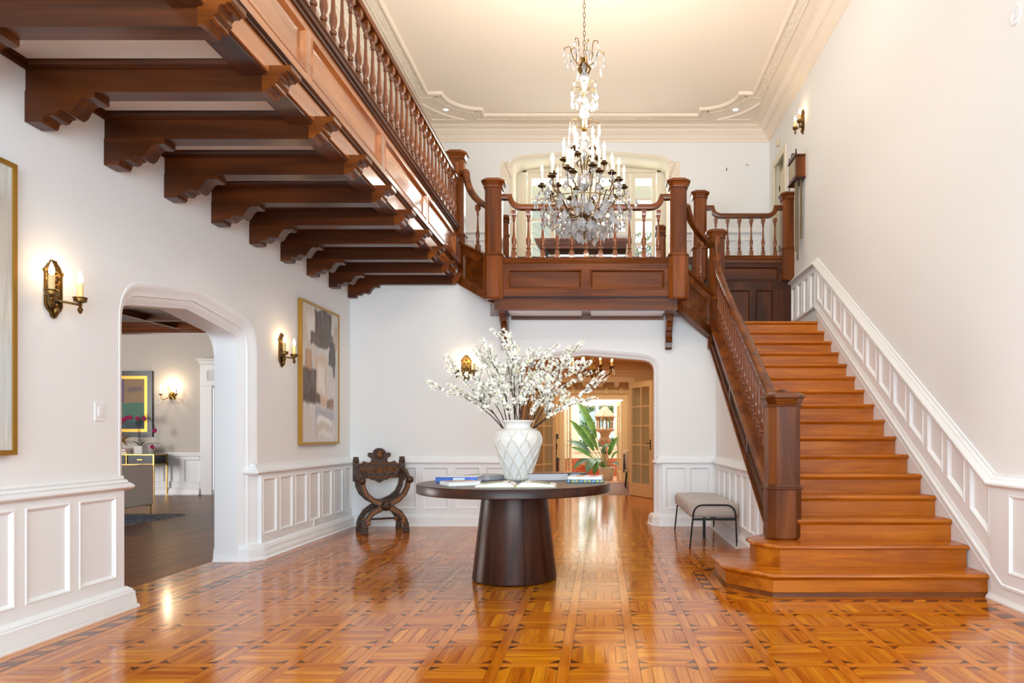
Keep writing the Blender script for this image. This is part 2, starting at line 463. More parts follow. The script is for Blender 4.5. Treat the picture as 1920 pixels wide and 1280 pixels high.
# wall that closes the space under the main flight (faces left)
mb = MB(); mb.add([(1.52, 6.2, 0), (1.52, YB, 0), (1.52, YB, 2.50), (1.52, 6.2, .55)], [(0, 1, 2, 3)])
struct(mb.build('wall_under_stair', PLASTER, smooth=0))
# right wall with the upper door opening
DY0, DY1, DZ = 11.08, 11.92, 5.78
mb = MB(); q = lambda a, b, c, d: mb.add([(XR, a, c), (XR, b, c), (XR, b, d), (XR, a, d)], [(0, 1, 2, 3)])
q(YF, DY0, 0, ZC); q(DY1, YU, 0, ZC); q(DY0, DY1, 0, Z3); q(DY0, DY1, DZ, ZC)
WALL_R = struct(mb.build('wall_right', PLASTER, smooth=0))
# upper back wall with the flat arch
UA = [(u, z) for u, z in arch_outline(-.185, 1.41, 5.78, .3, 6.02, .26, 6.13)]
UA[0] = (UA[0][0], Z3); UA[-1] = (UA[-1][0], Z3)
frU = Fr((0, YU, 0), (1, 0, 0), (0, -1, 0))
mb = arch_wall('wall_upper_back', frU, XL, XR, ZC, UA, PLASTER, zbase=Z3)
WALL_U = struct(mb.build('wall_upper_back', PLASTER, smooth=0))
arch_casing(frU, UA, [(0, 0), (.004, .008), (.03, .012), (.06, .004), (.075, -.02)], -.5, CREAM, 'arch_moulding', WALL_U)
# front wall with three unseen added window openings, sized for the fill lights
mb = MB(); WX = [(-3.0, -1.1), (-.9, .5), (.7, 2.6)]
e = XL
for a, b in WX+[(XR, XR)]:
    if a > e: mb.box(e, a, YF-.2, YF, 0, ZC)
    if b > a: mb.box(a, b, YF-.2, YF, 0, .7); mb.box(a, b, YF-.2, YF, 3.9, ZC)
    e = b
struct(mb.build('wall_front', PLASTER, smooth=0))
# ceiling
mb = MB(); mb.box(XL, XR, YF, YU, ZC, ZC+.1)
CEIL = struct(mb.build('ceiling', CEILM, smooth=0))
# cornice around the hall: profile (in from wall, down)
CORN = [(0, .21), (.018, .21), (.026, .195), (.026, .178), (.04, .17), (.05, .165), (.062, .14), (.09, .112), (.125, .098), (.125, .082), (.15, .082), (.158, .07), (.165, .05), (.19, .034), (.225, .028), (.225, .014), (.25, .014), (.25, 0)]
path = [(XL, YF, ZC), (XL, YU, ZC), (XR, YU, ZC), (XR, YF, ZC)]
mb = MB(); mb.sweep(path, CORN, (0, 0, -1), cap=False)
struct(mb.build('trim_1', CEILM, smooth=30))
# moulded ceiling frame with rounded corners
def frame_path(x0, x1, y0, y1, r, nt):
    P = []
    # near corners kept simple, far corners notched and rounded
    P += [(x0, y0)]
    def corner(cx, cy, sx):
        pts = [(cx+sx*(r+nt), cy-nt*0), (cx+sx*r, cy)]
        for i in range(1, 9):
            a = PI/2*i/8
            pts.append((cx+sx*r*math.cos(a), cy+r*math.sin(a)))
        pts.append((cx, cy+r+nt))
        return pts
    cl = corner(x0+r+nt, y1-r-nt, -1)
    P += cl
    cr = corner(x1-r-nt, y1-r-nt, 1)
    P += cr[::-1]
    P += [(x1, y0)]
    return [(x, y, ZC) for x, y in P]
fp = frame_path(-2.67, 2.33, -2.0, 11.58, .53, .21)
mb = MB(); mb.sweep(fp, [(-.03, 0), (-.03, .035), (0, .045), (.02, .03), (.02, 0)], (0, 0, -1))
TR2 = struct(mb.build('trim_2', CEILM, smooth=30))
mb = MB(); mb.sweep(fp, [(.0205, .012), (.15, .012)] if False else [(-.031, .006), (-.045, .012), (-.155, .012), (-.165, .02), (-.18, .016), (-.185, 0)], (0, 0, -1))
mb.build('carved_band', CARVED, TR2, smooth=30)
for sx, cx in ((-1, -2.835), (1, 2.495)):
    # carved corner spandrel: two straight sides and a concave one
    xs, ys = cx, 11.76
    A = (xs, ys); B = (xs-sx*.52, ys); C = (xs, ys-.53); arc = []
    for i in range(9):
        t = i/8; bx = B[0]*(1-t)**2+(xs-sx*.17)*2*t*(1-t)+C[0]*t*t; by = B[1]*(1-t)**2+(ys-.17)*2*t*(1-t)+C[1]*t*t
        arc.append((bx, by, ZC))
    mb = MB(); mb.prism([(A[0], A[1], ZC)]+arc, (0, 0, -.012)); mb.build('carved_spandrel', CARVED, TR2, smooth=0)
    mb = MB(); mb.sweep([(A[0], A[1], ZC)]+arc, [(-.012, 0), (-.012, .022), (.012, .026), (.02, 0)], (0, 0, -1), closed=True); mb.build('spandrel_moulding', CEILM, TR2, smooth=30)
# downlights
for i, (px, py) in enumerate(((836, 205), (1379, 205))):
    Yd = (ZC-EYE)*F/(CY-py); xd = (px-CX)*Yd/F
    t = thing('downlight', ('recessed round downlight in the %s ceiling corner beside carved spandrel' % ('left far' if i == 0 else 'right far')), 'light', (xd, Yd, ZC), 0, 'recessed ceiling downlights')
    mb = MB(); mb.lathe([(.062, ZC-.001), (.062, ZC-.006), (.045, ZC-.009), (.04, ZC-.004)], (xd, Yd), 20, False); mb.build('trim_ring', WHITEP, t)
    mb = MB(); mb.lathe([(.001, ZC-.003), (.04, ZC-.0035)], (xd, Yd), 16, False); mb.build('lens', bulb_mat('downlight_lens', (255, 240, 215), 3 if i else 1.2), t)

# ---- wainscot, chair rails and baseboards
RAILP = [(0, 0), (0, .045), (.01, .062), (.022, .07), (.034, .068), (.042, .056), (.05, .05), (.056, .036), (.07, .03), (.08, .014), (.1, .01), (.103, 0)]
RAILP = [(-.075+a, b) for a, b in RAILP]          # about the outer lip at height 0
BASEP = [(0, .0), (0, .105), (.012, .105), (.022, .098), (.026, .09), (.06, .088), (.07, .084), (.112, .082), (.118, .072), (.13, .07), (.142, .052), (.15, .042), (.155, 0)]
PZ0, PZ1, RZ = .222, .784, .895
def flip(pr): return [(-a, b) for a, b in pr]
def run(path, prof, N, name, m=TRIM, parent=None):
    """sweep so that profile 'a' is up"""
    T = (V(path[1])-V(path[0])).normalized(); s = V(N).cross(T).z
    mb = MB(); mb.sweep(path, prof if s > 0 else flip(prof), N)
    return mb.build(name, m, parent, smooth=30)
Q = .04
def wains(fr, u0, u1, spans, nm, base=True, rail=True):
    b = panelling(fr, spans, 0, .86, PZ0, PZ1, u0, u1, Q, .025, TRIM, nm, 'panel')
    struct(b)
    return b
# left wall, near part
sp = [(4.475-.4185*k, 4.825-.4185*k) for k in range(17)][::-1]
wl1 = wains(frL, YF, 4.9, sp, 'trim_3')
sp = [(6.907+.3665*k, 7.209+.3665*k) for k in range(7)]
sp[-1] = (sp[-1][0], min(sp[-1][1], 9.36))
wl2 = wains(frL, 6.88, YB, sp, 'trim_4')
pass
# back wall left and right of the arch
sp = [(-2.378-.421*k, -2.033-.421*k) for k in range(2)][::-1]+[(-2.378+.421*k, -2.033+.421*k) for k in range(1, 4)]
sp[-1] = (sp[-1][0], -1.225)
wb1 = wains(frB, XL+Q, -1.2, sp, 'trim_5')
wb2 = wains(frB, .8, 1.52-Q, [(.845, 1.12), (1.165, 1.43)], 'trim_6')
frS = Fr((1.52, 0, 0), (0, 1, 0), (-1, 0, 0))
wb3 = wains(frS, 6.0, YB, [(9.0-.365*k, 9.3-.365*k) for k in range(8)][::-1], 'trim_7')
rail_path = [(XL, 6.88, RZ), (XL, YB, RZ), (-1.2, YB, RZ)]
mb = MB(); mb.sweep([(x, y, z) for x, y, z in rail_path], [(b, a) for a, b in RAILP][::-1], (0, 0, 1)) if False else None
def hrun(path, prof, name, parent=None, m=TRIM, side=1):
    """horizontal moulding round corners: profile (up, out); side gives on which hand of the path 'out' is"""
    mb = MB(); mb.sweep(path, [(side*b, a) for a, b in prof], (0, 0, 1))
    return mb.build(name, m, parent, smooth=30)
hrun([(XL, YF, RZ), (XL, 4.93, RZ), (XL-.09, 4.99, RZ)], RAILP, 'chair_rail', wl1, side=-1)
hrun([(XL-.10, 6.81, RZ), (XL, 6.82, RZ), (XL, YB, RZ), (-1.17, YB, RZ), (-1.15, YB+.06, RZ)], RAILP, 'chair_rail', wb1, side=-1)
hrun([(.74, YB+.06, RZ), (.76, YB, RZ), (1.52, YB, RZ), (1.52, 7.02, RZ)], RAILP, 'chair_rail', wb2, side=-1)
struct(hrun([(XL, YF, 0), (XL, 4.9, 0), (XL-.14, 4.96, 0)], BASEP, 'baseboard_left', side=-1))
struct(hrun([(XL-.34, 6.80, 0), (XL-.05, 6.80, 0), (XL, 6.88, 0), (XL, YB, 0), (-1.2, YB, 0), (-1.14, YB+.05, 0), (-1.12, YB+.24, 0)], BASEP, 'baseboard_back_left', side=-1))
struct(hrun([(.72, YB+.24, 0), (.75, YB+.05, 0), (.8, YB, 0), (1.52, YB, 0), (1.52, 6.2, 0)], BASEP, 'baseboard_back_right', side=-1))
# right wall: level in front, climbing with the stair, level at the landing
frR = Fr((XR, 0, 0), (0, 1, 0), (-1, 0, 0))
Y1, TR_, RI = 5.235, .2777, .17
SL = RI/TR_
def noz(y): return RI+SL*(y-Y1)
wr1 = wains(frR, YF, 5.2, [(4.62-.4185*k, 4.97-.4185*k) for k in range(18)][::-1], 'trim_8')
q8 = 5.2
spn = [(5.242+.361*k, 5.242+.361*k+.29) for k in range(12)]
spn[-1] = (spn[-1][0], 9.44)
wr2 = panelling(frR, spn, noz(q8)-.40, noz(q8)+.72, noz(q8)+.27, noz(q8)+.635, q8, 9.49, .02, -.002+.004, TRIM, 'trim_9', 'panel', slope=SL, su=q8, mw=.04)
struct(wr2)
spn = [(9.53+.31*k, 9.53+.31*k+.25) for k in range(4)]
wr3 = panelling(frR, spn, Z1, 3.5, Z1+.2, 3.42, 9.49, 10.78, .02, .002, TRIM, 'trim_10', 'panel', mw=.04)
struct(wr3)
rp = [(XR, YF, RZ), (XR, 5.2, RZ), (XR, 9.49, 3.56), (XR, 10.78, 3.56)]
run(rp, RAILP, (-1, 0, 0), 'chair_rail', parent=wr2)
SKP = [(-.012, 0), (-.012, .03), (0, .034), (.012, .05), (.03, .05), (.042, .034), (.055, .03), (.07, .022), (.075, 0)]
zb_ = noz(5.0)+.08
run([(XR, YF, .105), (XR, 5.05, .105), (XR, 9.49, noz(9.49)+.13), (XR, 10.78, Z1+.13)], SKP, (-1, 0, 0), 'skirting_moulding', parent=wr2)
run([(XR, YF, .0), (XR, 5.23, .0)], [(0, 0), (0, .06), (.012, .06), (.03, .045), (.045, .04), (.05, .03), (.05, 0)], (-1, 0, 0), 'shoe_moulding', parent=wr1)
run([(XR, YF, .062), (XR, 5.11, .062), (XR, 9.49, noz(9.49)+.05)], [(0, .0), (0, .028), (.02, .028), (.02, 0)], (-1, 0, 0), 'skirting_moulding', parent=wr2)
# upper back wall wainscot behind the landing balusters
frU2 = Fr((0, YU, Z3), (1, 0, 0), (0, -1, 0))
wu = panelling(frU2, [(1.33+.36*k, 1.33+.36*k+.29) for k in range(4)], 0, .8, .14, .66, 1.24, 2.74, .02, .002, TRIM, 'trim_11', 'panel'); struct(wu)
run([(1.24, YU, Z3+.82), (2.76, YU, Z3+.82)], [(a*.8, b*.8) for a, b in RAILP], (0, -1, 0), 'chair_rail', parent=wu)
wu2 = panelling(frU2, [(-3.2+.36*k, -3.2+.36*k+.29) for k in range(4)], 0, .8, .14, .66, -3.3, -1.61, .02, .002, TRIM, 'trim_12', 'panel'); struct(wu2)
run([(-3.3, YU, Z3+.82), (-1.61, YU, Z3+.82)], [(a*.8, b*.8) for a, b in RAILP], (0, -1, 0), 'chair_rail', parent=wu2)
# ------------------------------------------------------------------ parquet: every piece its own prism
PIECES = {}
def piece(kind, poly, m):
    cx = sum(p[0] for p in poly)/len(poly); cy = sum(p[1] for p in poly)/len(poly)
    PIECES.setdefault(kind, []).append((math.hypot(cx, cy), cx, cy, poly, m))
def clip(poly, x0, x1, y0, y1):
    def cut(P, f, ins):
        out = []
        for i in range(len(P)):
            a, b = P[i-1], P[i]
            ia, ib = ins(a), ins(b)
            if ia != ib:
                t = f(a, b); out.append((a[0]+(b[0]-a[0])*t, a[1]+(b[1]-a[1])*t))
            if ib: out.append(b)
        return out
    for ax, lim, sg in ((0, x0, 1), (0, x1, -1), (1, y0, 1), (1, y1, -1)):
        if not poly: return None
        poly = cut(poly, lambda a, b: (lim-a[ax])/(b[ax]-a[ax]), lambda p: sg*(p[ax]-lim) > 1e-9)
    if len(poly) < 3: return None
    ar = .5*abs(sum(poly[i-1][0]*poly[i][1]-poly[i][0]*poly[i-1][1] for i in range(len(poly))))
    return poly if ar > 2e-5 else None
def inpoly(x, y, P):
    c = False
    for i in range(len(P)):
        (x1, y1), (x2, y2) = P[i-1], P[i]
        if (y1 > y) != (y2 > y) and x < (x2-x1)*(y-y1)/(y2-y1)+x1: c = not c
    return c
STEP1 = [(XR, 5.27), (1.28, 5.27), (.985, 5.61), (.985, 6.14), (1.28, 6.45), (XR, 6.45)]
def offs(d):
    return sweep_rings([(x, y, 0) for x, y in STEP1[:5]], [(d, 0)], (0, 0, -1))
B0 = [tuple(r[0][:2]) for r in offs(-.10)]; B1 = [tuple(r[0][:2]) for r in offs(-.185)]; B2 = [tuple(r[0][:2]) for r in offs(-.25)]
if inpoly(B2[2][0], B2[2][1], STEP1):
    B0 = [tuple(r[0][:2]) for r in offs(.10)]; B1 = [tuple(r[0][:2]) for r in offs(.185)]; B2 = [tuple(r[0][:2]) for r in offs(.25)]
EXC = [(3.2, B2[0][1])]+B2+[(3.2, B2[-1][1])]
EXCC = EXC if sum(EXC[i-1][0]*EXC[i][1]-EXC[i][0]*EXC[i-1][1] for i in range(len(EXC))) > 0 else EXC[::-1]
FX0, FX1, FY0, FY1 = -2.99, 2.58, 2.6, 9.06
P_, SW, TL = .3612, .061, .054
def emit(kind, poly, m):
    cx = sum(p[0] for p in poly)/len(poly); cy = sum(p[1] for p in poly)/len(poly)
    rects = [(FX0, FX1, FY0, FY1), (-1.195, .795, FY1, 9.41), (-1.1, .7, 9.41, 9.65), (-2.2, 1.15, 9.65, 14.15)]
    for r in rects:
        c = clip(list(poly), *r)
        if not c: continue
        if max(p[0] for p in c) < .55 or min(p[1] for p in c) > 7 or max(p[1] for p in c) < 4.9: piece(kind, c, m)
        else:
            for q_ in minus(c, EXCC): piece(kind, q_, m)
def half(P, a, b, keep_left):
    f = lambda p: ((b[0]-a[0])*(p[1]-a[1])-(b[1]-a[1])*(p[0]-a[0]))*(1 if keep_left else -1)
    out = []
    for i in range(len(P)):
        p, q_ = P[i-1], P[i]; u, v = f(p), f(q_)
        if (u > 0) != (v > 0): t = u/(u-v); out.append((p[0]+(q_[0]-p[0])*t, p[1]+(q_[1]-p[1])*t))
        if v > 0: out.append(q_)
    return out
def parea(P): return .5*abs(sum(P[i-1][0]*P[i][1]-P[i][0]*P[i-1][1] for i in range(len(P)))) if len(P) > 2 else 0
def minus(P, C):
    """convex piece minus a convex CCW polygon"""
    out = []
    for i in range(len(C)):
        a, b = C[i], C[(i+1) % len(C)]
        o = half(P, a, b, False)
        if parea(o) > 3e-5: out.append(o)
        P = half(P, a, b, True)
        if parea(P) < 1e-7: break
    return out
g = .0011
for i in range(-9, 9):
    for j in range(-5, 30):
        x0 = -.194+P_*i+SW/2; x1 = x0+P_-SW; y0 = 4.056+P_*j+SW/2; y1 = y0+P_-SW
        if y1 < FY0-.4 or x0 > 2.7: continue
        # strips on the left and the near side of the cell
        emit('parquet_strip', [(x0-SW+g, y0-SW+g), (x0-g, y0-SW+g), (x0-g, y1-g), (x0-SW+g, y1-g)], STRIP['y'])
        emit('parquet_strip', [(x0+g, y0-SW+g), (x1-g, y0-SW+g), (x1-g, y0-g), (x0+g, y0-g)], STRIP['x'])
        for a, b, sx, sy in ((x0, y0, 1, 1), (x1, y0, -1, 1), (x1, y1, -1, -1), (x0, y1, 1, -1)):
            t = [(a+sx*g, b+sy*g), (a+sx*TL, b+sy*g), (a+sx*g, b+sy*TL)]
            emit('inlay_triangle', t if sx*sy > 0 else t[::-1], INLAY)
        w = (P_-SW)/5
        for k in range(5):
            if (i+j) % 2 == 0:
                a, b = y0+w*k, y0+w*(k+1)
                pl = [(x0, a+g), (x1, a+g), (x1, b-g), (x0, b-g)]
                mm = OAK['x']
            else:
                a, b = x0+w*k, x0+w*(k+1)
                pl = [(a+g, y0), (b-g, y0), (b-g, y1), (a+g, y1)]
                mm = OAK['y']
            # cut the corners of the block
            for cxn, cyn, sx, sy in ((x0, y0, 1, 1), (x1, y0, -1, 1), (x1, y1, -1, -1), (x0, y1, 1, -1)):
                T = TL+2*g; out = []
                fn = lambda p: sx*(p[0]-cxn)+sy*(p[1]-cyn)-T
                for n_ in range(len(pl)):
                    p, q_ = pl[n_-1], pl[n_]
                    fp_, fq = fn(p), fn(q_)
                    if (fp_ > 0) != (fq > 0):
                        t = fp_/(fp_-fq); out.append((p[0]+(q_[0]-p[0])*t, p[1]+(q_[1]-p[1])*t))
                    if fq > 0: out.append(q_)
                pl = out
                if len(pl) < 3: break
            if len(pl) >= 3: emit('parquet_plank', pl, mm)
def band(p0, p1, q0, q1, step, dark=INLAY, light=None, lean=.03):
    """row of alternating tiles between the edges p0-p1 (near) and q0-q1"""
    L = (V(p1)-V(p0)).length; n = max(1, int(round(L/step)))
    at = lambda a, b, t: (a[0]+(b[0]-a[0])*t, a[1]+(b[1]-a[1])*t)
    ln = lean/max(L, .01)
    for k in range(n):
        t0, t1 = k/n+.001/L, (k+1)/n-.001/L
        lo = lambda t: min(1, max(0, t+ln))
        poly = [at(p0, p1, t0), at(p0, p1, t1), at(q0, q1, lo(t1)), at(q0, q1, lo(t0))]
        piece('border_tile', poly, dark if k % 2 else (light or OAK['x']))
def plain(poly, m, kind='border_strip'): piece(kind, poly, m)
def vband(xa, xb, ya, yb):
    band((xa, ya), (xa, yb), (xb, ya), (xb, yb), .095)
# left border along the wall and through the doorway
def lengths(y0, y1, st):
    y = y0
    while y < y1-.05:
        yield y, min(y1, y+st); y += st
for ya, yb in lengths(2.6, 9.06, 1.2):
    plain([(-3.05, ya), (-2.992, ya), (-2.992, yb-.002), (-3.05, yb-.002)], STRIP['y'])
    plain([(-3.36, ya), (-3.165, ya), (-3.165, yb-.002), (-3.36, yb-.002)], OAK['y'])
    plain([(-3.163, ya), (-3.152, ya), (-3.152, yb-.002), (-3.163, yb-.002)], INLAY)
    plain([(-3.063, ya), (-3.052, ya), (-3.052, yb-.002), (-3.063, yb-.002)], INLAY)
    plain([(2.582, ya), (2.63, ya), (2.63, min(yb, 5.015)-.002), (2.582, min(yb, 5.015)-.002)], STRIP['y']) if ya < 4.9 else None
    plain([(2.735, ya), (2.9, ya), (2.9, min(yb, 5.015)-.002), (2.735, min(yb, 5.015)-.002)], OAK['y']) if ya < 4.9 else None
vband(-3.15, -3.065, 2.6, 9.06); vband(2.633, 2.732, 2.6, 5.012)
for ya, yb in lengths(4.95, 6.85, .95):
    plain([(-3.70, ya), (-3.625, ya), (-3.625, yb-.002), (-3.70, yb-.002)], STRIP['y'])
    plain([(-3.623, ya), (-3.612, ya), (-3.612, yb-.002), (-3.623, yb-.002)], INLAY); plain([(-3.497, ya), (-3.486, ya), (-3.486, yb-.002), (-3.497, yb-.002)], INLAY)
    plain([(-3.484, ya), (-3.362, ya), (-3.362, yb-.002), (-3.484, yb-.002)], STRIP['y'])
vband(-3.61, -3.499, 4.95, 6.85)
for xa, xb in list(lengths(-3.36, -1.2, 1.08))+[(.8, 1.5)]:
    plain([(xa, 9.062), (xb-.002, 9.062), (xb-.002, 9.11), (xa, 9.11)], STRIP['x'])
    plain([(xa, 9.205), (xb-.002, 9.205), (xb-.002, 9.40), (xa, 9.40)], OAK['x'])
band((-3.36, 9.112), (-1.2, 9.112), (-3.36, 9.203), (-1.2, 9.203), .095)
band((.8, 9.112), (1.5, 9.112), (.8, 9.203), (1.5, 9.203), .095)
# border round the curtail step
for k in range(4):
    a0, a1, b0, b1, c0, c1, s0, s1 = B0[k], B0[k+1], B1[k], B1[k+1], B2[k], B2[k+1], STEP1[k], STEP1[k+1]
    plain([s0, s1, a1, a0], STRIP['x' if k in (0,) else 'y'])
    plain([b0, b1, c1, c0], STRIP['x' if k in (0,) else 'y'])
    mx = lambda p, q_, t: (p[0]+(q_[0]-p[0])*t, p[1]+(q_[1]-p[1])*t)
    plain([mx(a0, b0, .02), mx(a1, b1, .02), mx(a1, b1, .1), mx(a0, b0, .1)], INLAY)
    plain([mx(a0, b0, .9), mx(a1, b1, .9), mx(a1, b1, .98), mx(a0, b0, .98)], INLAY)
    band(mx(a0, b0, .12), mx(a1, b1, .12), mx(a0, b0, .88), mx(a1, b1, .88), .09)
MESHC = {}
def ccw(P):
    a = sum(P[i-1][0]*P[i][1]-P[i][0]*P[i-1][1] for i in range(len(P)))
    return P if a > 0 else P[::-1]
for kind, L in PIECES.items():
    L.sort(key=lambda t: t[0])
    rest = {}
    for n_, (d, cx, cy, poly, m) in enumerate(L):
        poly = ccw(poly)
        if n_ < 300:
            loc = [(round(x-cx, 4), round(y-cy, 4)) for x, y in poly]
            key = (kind, tuple(loc), m.name)
            me = MESHC.get(key)
            if me is None:
                b_ = MB(); nn = len(loc)
                b_.add([(x, y, 0) for x, y in loc]+[(x, y, -.006) for x, y in loc], [list(range(nn))]+[[i, i+nn, (i+1) % nn+nn, (i+1) % nn] for i in range(nn)])
                me = bpy.data.meshes.new(kind); me.from_pydata(b_.v, [], b_.f); me.materials.append(m); MESHC[key] = me
            o = bpy.data.objects.new(kind, me); COL.objects.link(o); o.location = (cx, cy, 0); o.parent = FLOOR
        else:
            rest.setdefault(m.name, (m, MB()))[1].add([(x, y, 0) for x, y in poly], [list(range(len(poly)))])
    for m, b_ in rest.values():
        b_.build(kind+'_field', m, FLOOR, smooth=0, kind='stuff')
# ------------------------------------------------------------------ main staircase
XSL = 1.60   # left end of the treads at the string
stair = thing('staircase', 'broad oak stair flight climbing along the white panelled right wall', 'staircase', (2.2, Y1, 0))
def bull(zt, poly):      # curtail tread: board with rounded nose
    mb = MB(); P = [(x, y, zt) for x, y in poly]
    prof = [(.0, -.034), (.010, -.032), (.018, -.024), (.02, -.017), (.018, -.01), (.010, -.002), (0, 0)]
    c = (sum(p[0] for p in poly)/len(poly), sum(p[1] for p in poly)/len(poly))
    n = len(poly)
    R = []
    for a, z in prof:
        q = inset(poly, -a+.02)
        R.append([(x, y, zt+z) for x, y in q])
    mb.rings(R, True, True, True)
    return mb
def ccw2(P): return ccw(P)
for k in range(1, 17):
    yn = Y1+TR_*(k-1); z = RI*k
    if k == 1:
        poly = ccw([(XR, 5.235), (1.262, 5.235), (.95, 5.596), (.95, 6.15), (1.262, 6.47), (XR, 6.47)])
        o = bull(z, poly).build('tread', STEP, stair, smooth=50)
        body = ccw([(x, y) for x, y in STEP1]); mb = MB()
        mb.prism([(x, y, 0) for x, y in body], (0, 0, z-.034)); mb.build('riser', STEP, stair, smooth=0)
        mb = MB(); mb.sweep([(XR-.02, 5.27, 0), (1.28, 5.27, 0), (.985, 5.61, 0), (.985, 6.14, 0)], [(0, .0), (.018, 0), (.02, .01), (.014, .018), (.005, .028), (0, .03)] if False else [(s_*a, b) for s_ in (1,) for a, b in [(0, .03), (.006, .028), (.014, .018), (.018, .008), (.02, 0), (0, 0)]], (0, 0, 1)); mb.build('shoe_moulding', MAH['x'], stair, smooth=30)
        mb = MB(); mb.sweep([(XR-.02, 5.27, z-.036), (1.28, 5.27, z-.036), (.985, 5.61, z-.036), (.985, 6.14, z-.036)], [(0, 0), (.012, 0), (.009, -.008), (.003, -.014), (0, -.016)], (0, 0, 1)); mb.build('scotia', STEP, stair, smooth=30)
    elif k == 2:
        poly = ccw([(XR, yn), (1.385, yn), (1.215, 5.71), (1.215, 5.97), (1.385, 6.18), (XR, 6.18)])
        o = bull(z, poly).build('tread', STEP, stair, smooth=50)
        body = inset(poly, .035); mb = MB(); mb.prism([(min(x, XR), y, RI) for x, y in body], (0, 0, RI-.034)); mb.build('riser', STEP, stair, smooth=0)
    else:
        mb = MB()
        yb = yn+TR_+.03 if k < 16 else yn+.5
        pr = [(yb, z), (yn+.012, z), (yn+.003, z-.006), (yn, z-.016), (yn+.003, z-.027), (yn+.012, z-.033), (yb, z-.033)]
        mb.prism([(XSL, y, zz) for y, zz in pr], (XR-.001-XSL, 0, 0)); mb.build('tread', STEP, stair, smooth=50)
        mb = MB(); mb.box(XSL, XR-.012, yn+.034, yn+.054, z-RI, z-.033); mb.build('riser', STEP, stair, smooth=0)
        mb = MB(); mb.prism([(XSL, y, zz) for y, zz in [(yn+.034, z-.033), (yn+.018, z-.033), (yn+.022, z-.042), (yn+.034, z-.048)]], (XR-.015-XSL, 0, 0)); mb.build('scotia', STEP, stair, smooth=30)
# closed string with panels
def nz(y): return RI+SL*(y-Y1)
SX = 1.440
frG = Fr((SX+.03, 0, 0), (0, 1, 0), (-1, 0, 0))
ya, yb = 6.0, 9.45
spn = [(6.12, 6.98), (7.06, 7.92), (8.0, 9.3)]
string = panelling(frG, spn, nz(ya)-.325, nz(ya)+.02, nz(ya)-.235, nz(ya)-.06, ya, yb, .03, .008, MAHD['y'], 'string_board', 'string_panel', stair, slope=SL, su=ya, mw=.03)
mb = MB(); fr2 = Fr((SX, 0, 0), (0, 1, 0), (1, 0, 0)); fr2.poly(mb, [(ya, nz(ya)+.02), (yb, nz(yb)+.02), (yb, nz(yb)-.325), (ya, nz(ya)-.325)], .03, .13); mb.build('string_core', MAHD['y'], stair, smooth=0)
mb = MB(); mb.sweep([(SX+.055, ya, nz(ya)+.035), (SX+.055, yb, nz(yb)+.035)], [(-.02, -.085), (.0, -.09), (.012, -.085), (.018, -.07), (.022, .0), (.018, .07), (.012, .085), (0, .09), (-.02, .085)], (1, 0, 0), pclosed=True); mb.build('string_cap', MAH['y'], stair, smooth=40)
mb = MB(); mb.sweep([(SX, ya, nz(ya)-.32), (SX, yb, nz(yb)-.32)], [(-.02, 0), (-.02, .02), (0, .025), (.02, .012), (.03, 0)], (-1, 0, 0)); mb.build('string_bead', MAH['y'], stair, smooth=40)

# ------------------------------------------------------------------ newel posts
def newel(x, y, z0, zc, z1, w, label, cw=1.28, ch=.13, knob=False, half=None, wb=1.16, group='newel posts of the stair and gallery'):
    t = thing('newel_post', label, 'newel post', (x, y, z0), 0, group)
    h = w/2; c = h*.42; hb = h*wb
    def oc(hh, cc, z): return [(px, py, z) for px, py in csq(hh, cc, x, y)]
    mb = MB(); mb.rings([oc(hb*.9, c, z0), oc(hb, c*wb, z0+.02), oc(hb, c*wb, zc)], True, True, True); mb.build('base_block', MAH['z'], t, smooth=0)
    mb = MB(); mb.rings([oc(hb+.004, c*wb, zc-.012), oc(hb+.012, c*wb, zc-.006), oc(hb+.012, c*wb, zc+.006), oc(hb+.0, c*wb, zc+.012), oc(hb-.002, c*wb, zc+.02), oc(h+.002, c, zc+.034)], True, True, True); mb.build('collar', MAH['x'], t, smooth=0)
    zt = z1-ch
    mb = MB(); mb.rings([oc(h, c, zc), oc(h, c, zt+.02)], True, True, True); mb.build('shaft', MAH['z'], t, smooth=0)
    hc = h*cw
    R = [(h+.002, zt), (h+.014, zt+.004), (h+.016, zt+.016), (h+.006, zt+.022), (h+.01, zt+.034), (h+.02, zt+.05), (hc-.012, zt+.068), (hc, zt+.074), (hc, zt+.094), (hc-.008, zt+.1), (hc*.82, zt+.112), (hc*.8, zt+.116), (hc*.5, zt+.127), (h*.12, z1)]
    mb = MB(); mb.rings([oc(a, c*a/h, z) for a, z in R], True, True, True); mb.build('cap', MAH['x'], t, smooth=20)
    return t
NB = (1.51, 5.915)                    # bottom newel
NT = (1.525, 9.40)                    # top of the main flight
N2 = (.962, 8.92); N1 = (-1.358, 8.92)  # balcony corners
NG = (-1.935, 9.45)                   # end of the gallery
NL = (1.49, 10.75); NR = (2.84, 10.75)  # upper hall railing
newel(*NB, .34, .765, 1.585, .262, 'tall square newel post with chamfered corners standing on the second oak stair step', cw=1.28, ch=.15, wb=1.06)
newel(*NT, 2.335, 2.99, 3.95, .205, 'drop newel at the head of the main flight where the stair rail ends', ch=.15, cw=1.38)
newel(*N2, 2.905, 3.455, 4.435, .212, 'drop newel at the right-hand corner of the projecting wooden balcony', ch=.14, cw=1.4)
newel(*N1, 2.905, 3.455, 4.435, .212, 'drop newel at the left-hand corner of the projecting wooden balcony', ch=.14, cw=1.4)
newel(*NG, 3.46, 3.86, 5.0, .21, 'drop newel at the far end of the long gallery railing', ch=.14, cw=1.4)
newel(*NL, 3.54, 4.02, 4.92, .2, 'newel behind the stair-head post, at the left end of the short upper railing', ch=.14, cw=1.4)
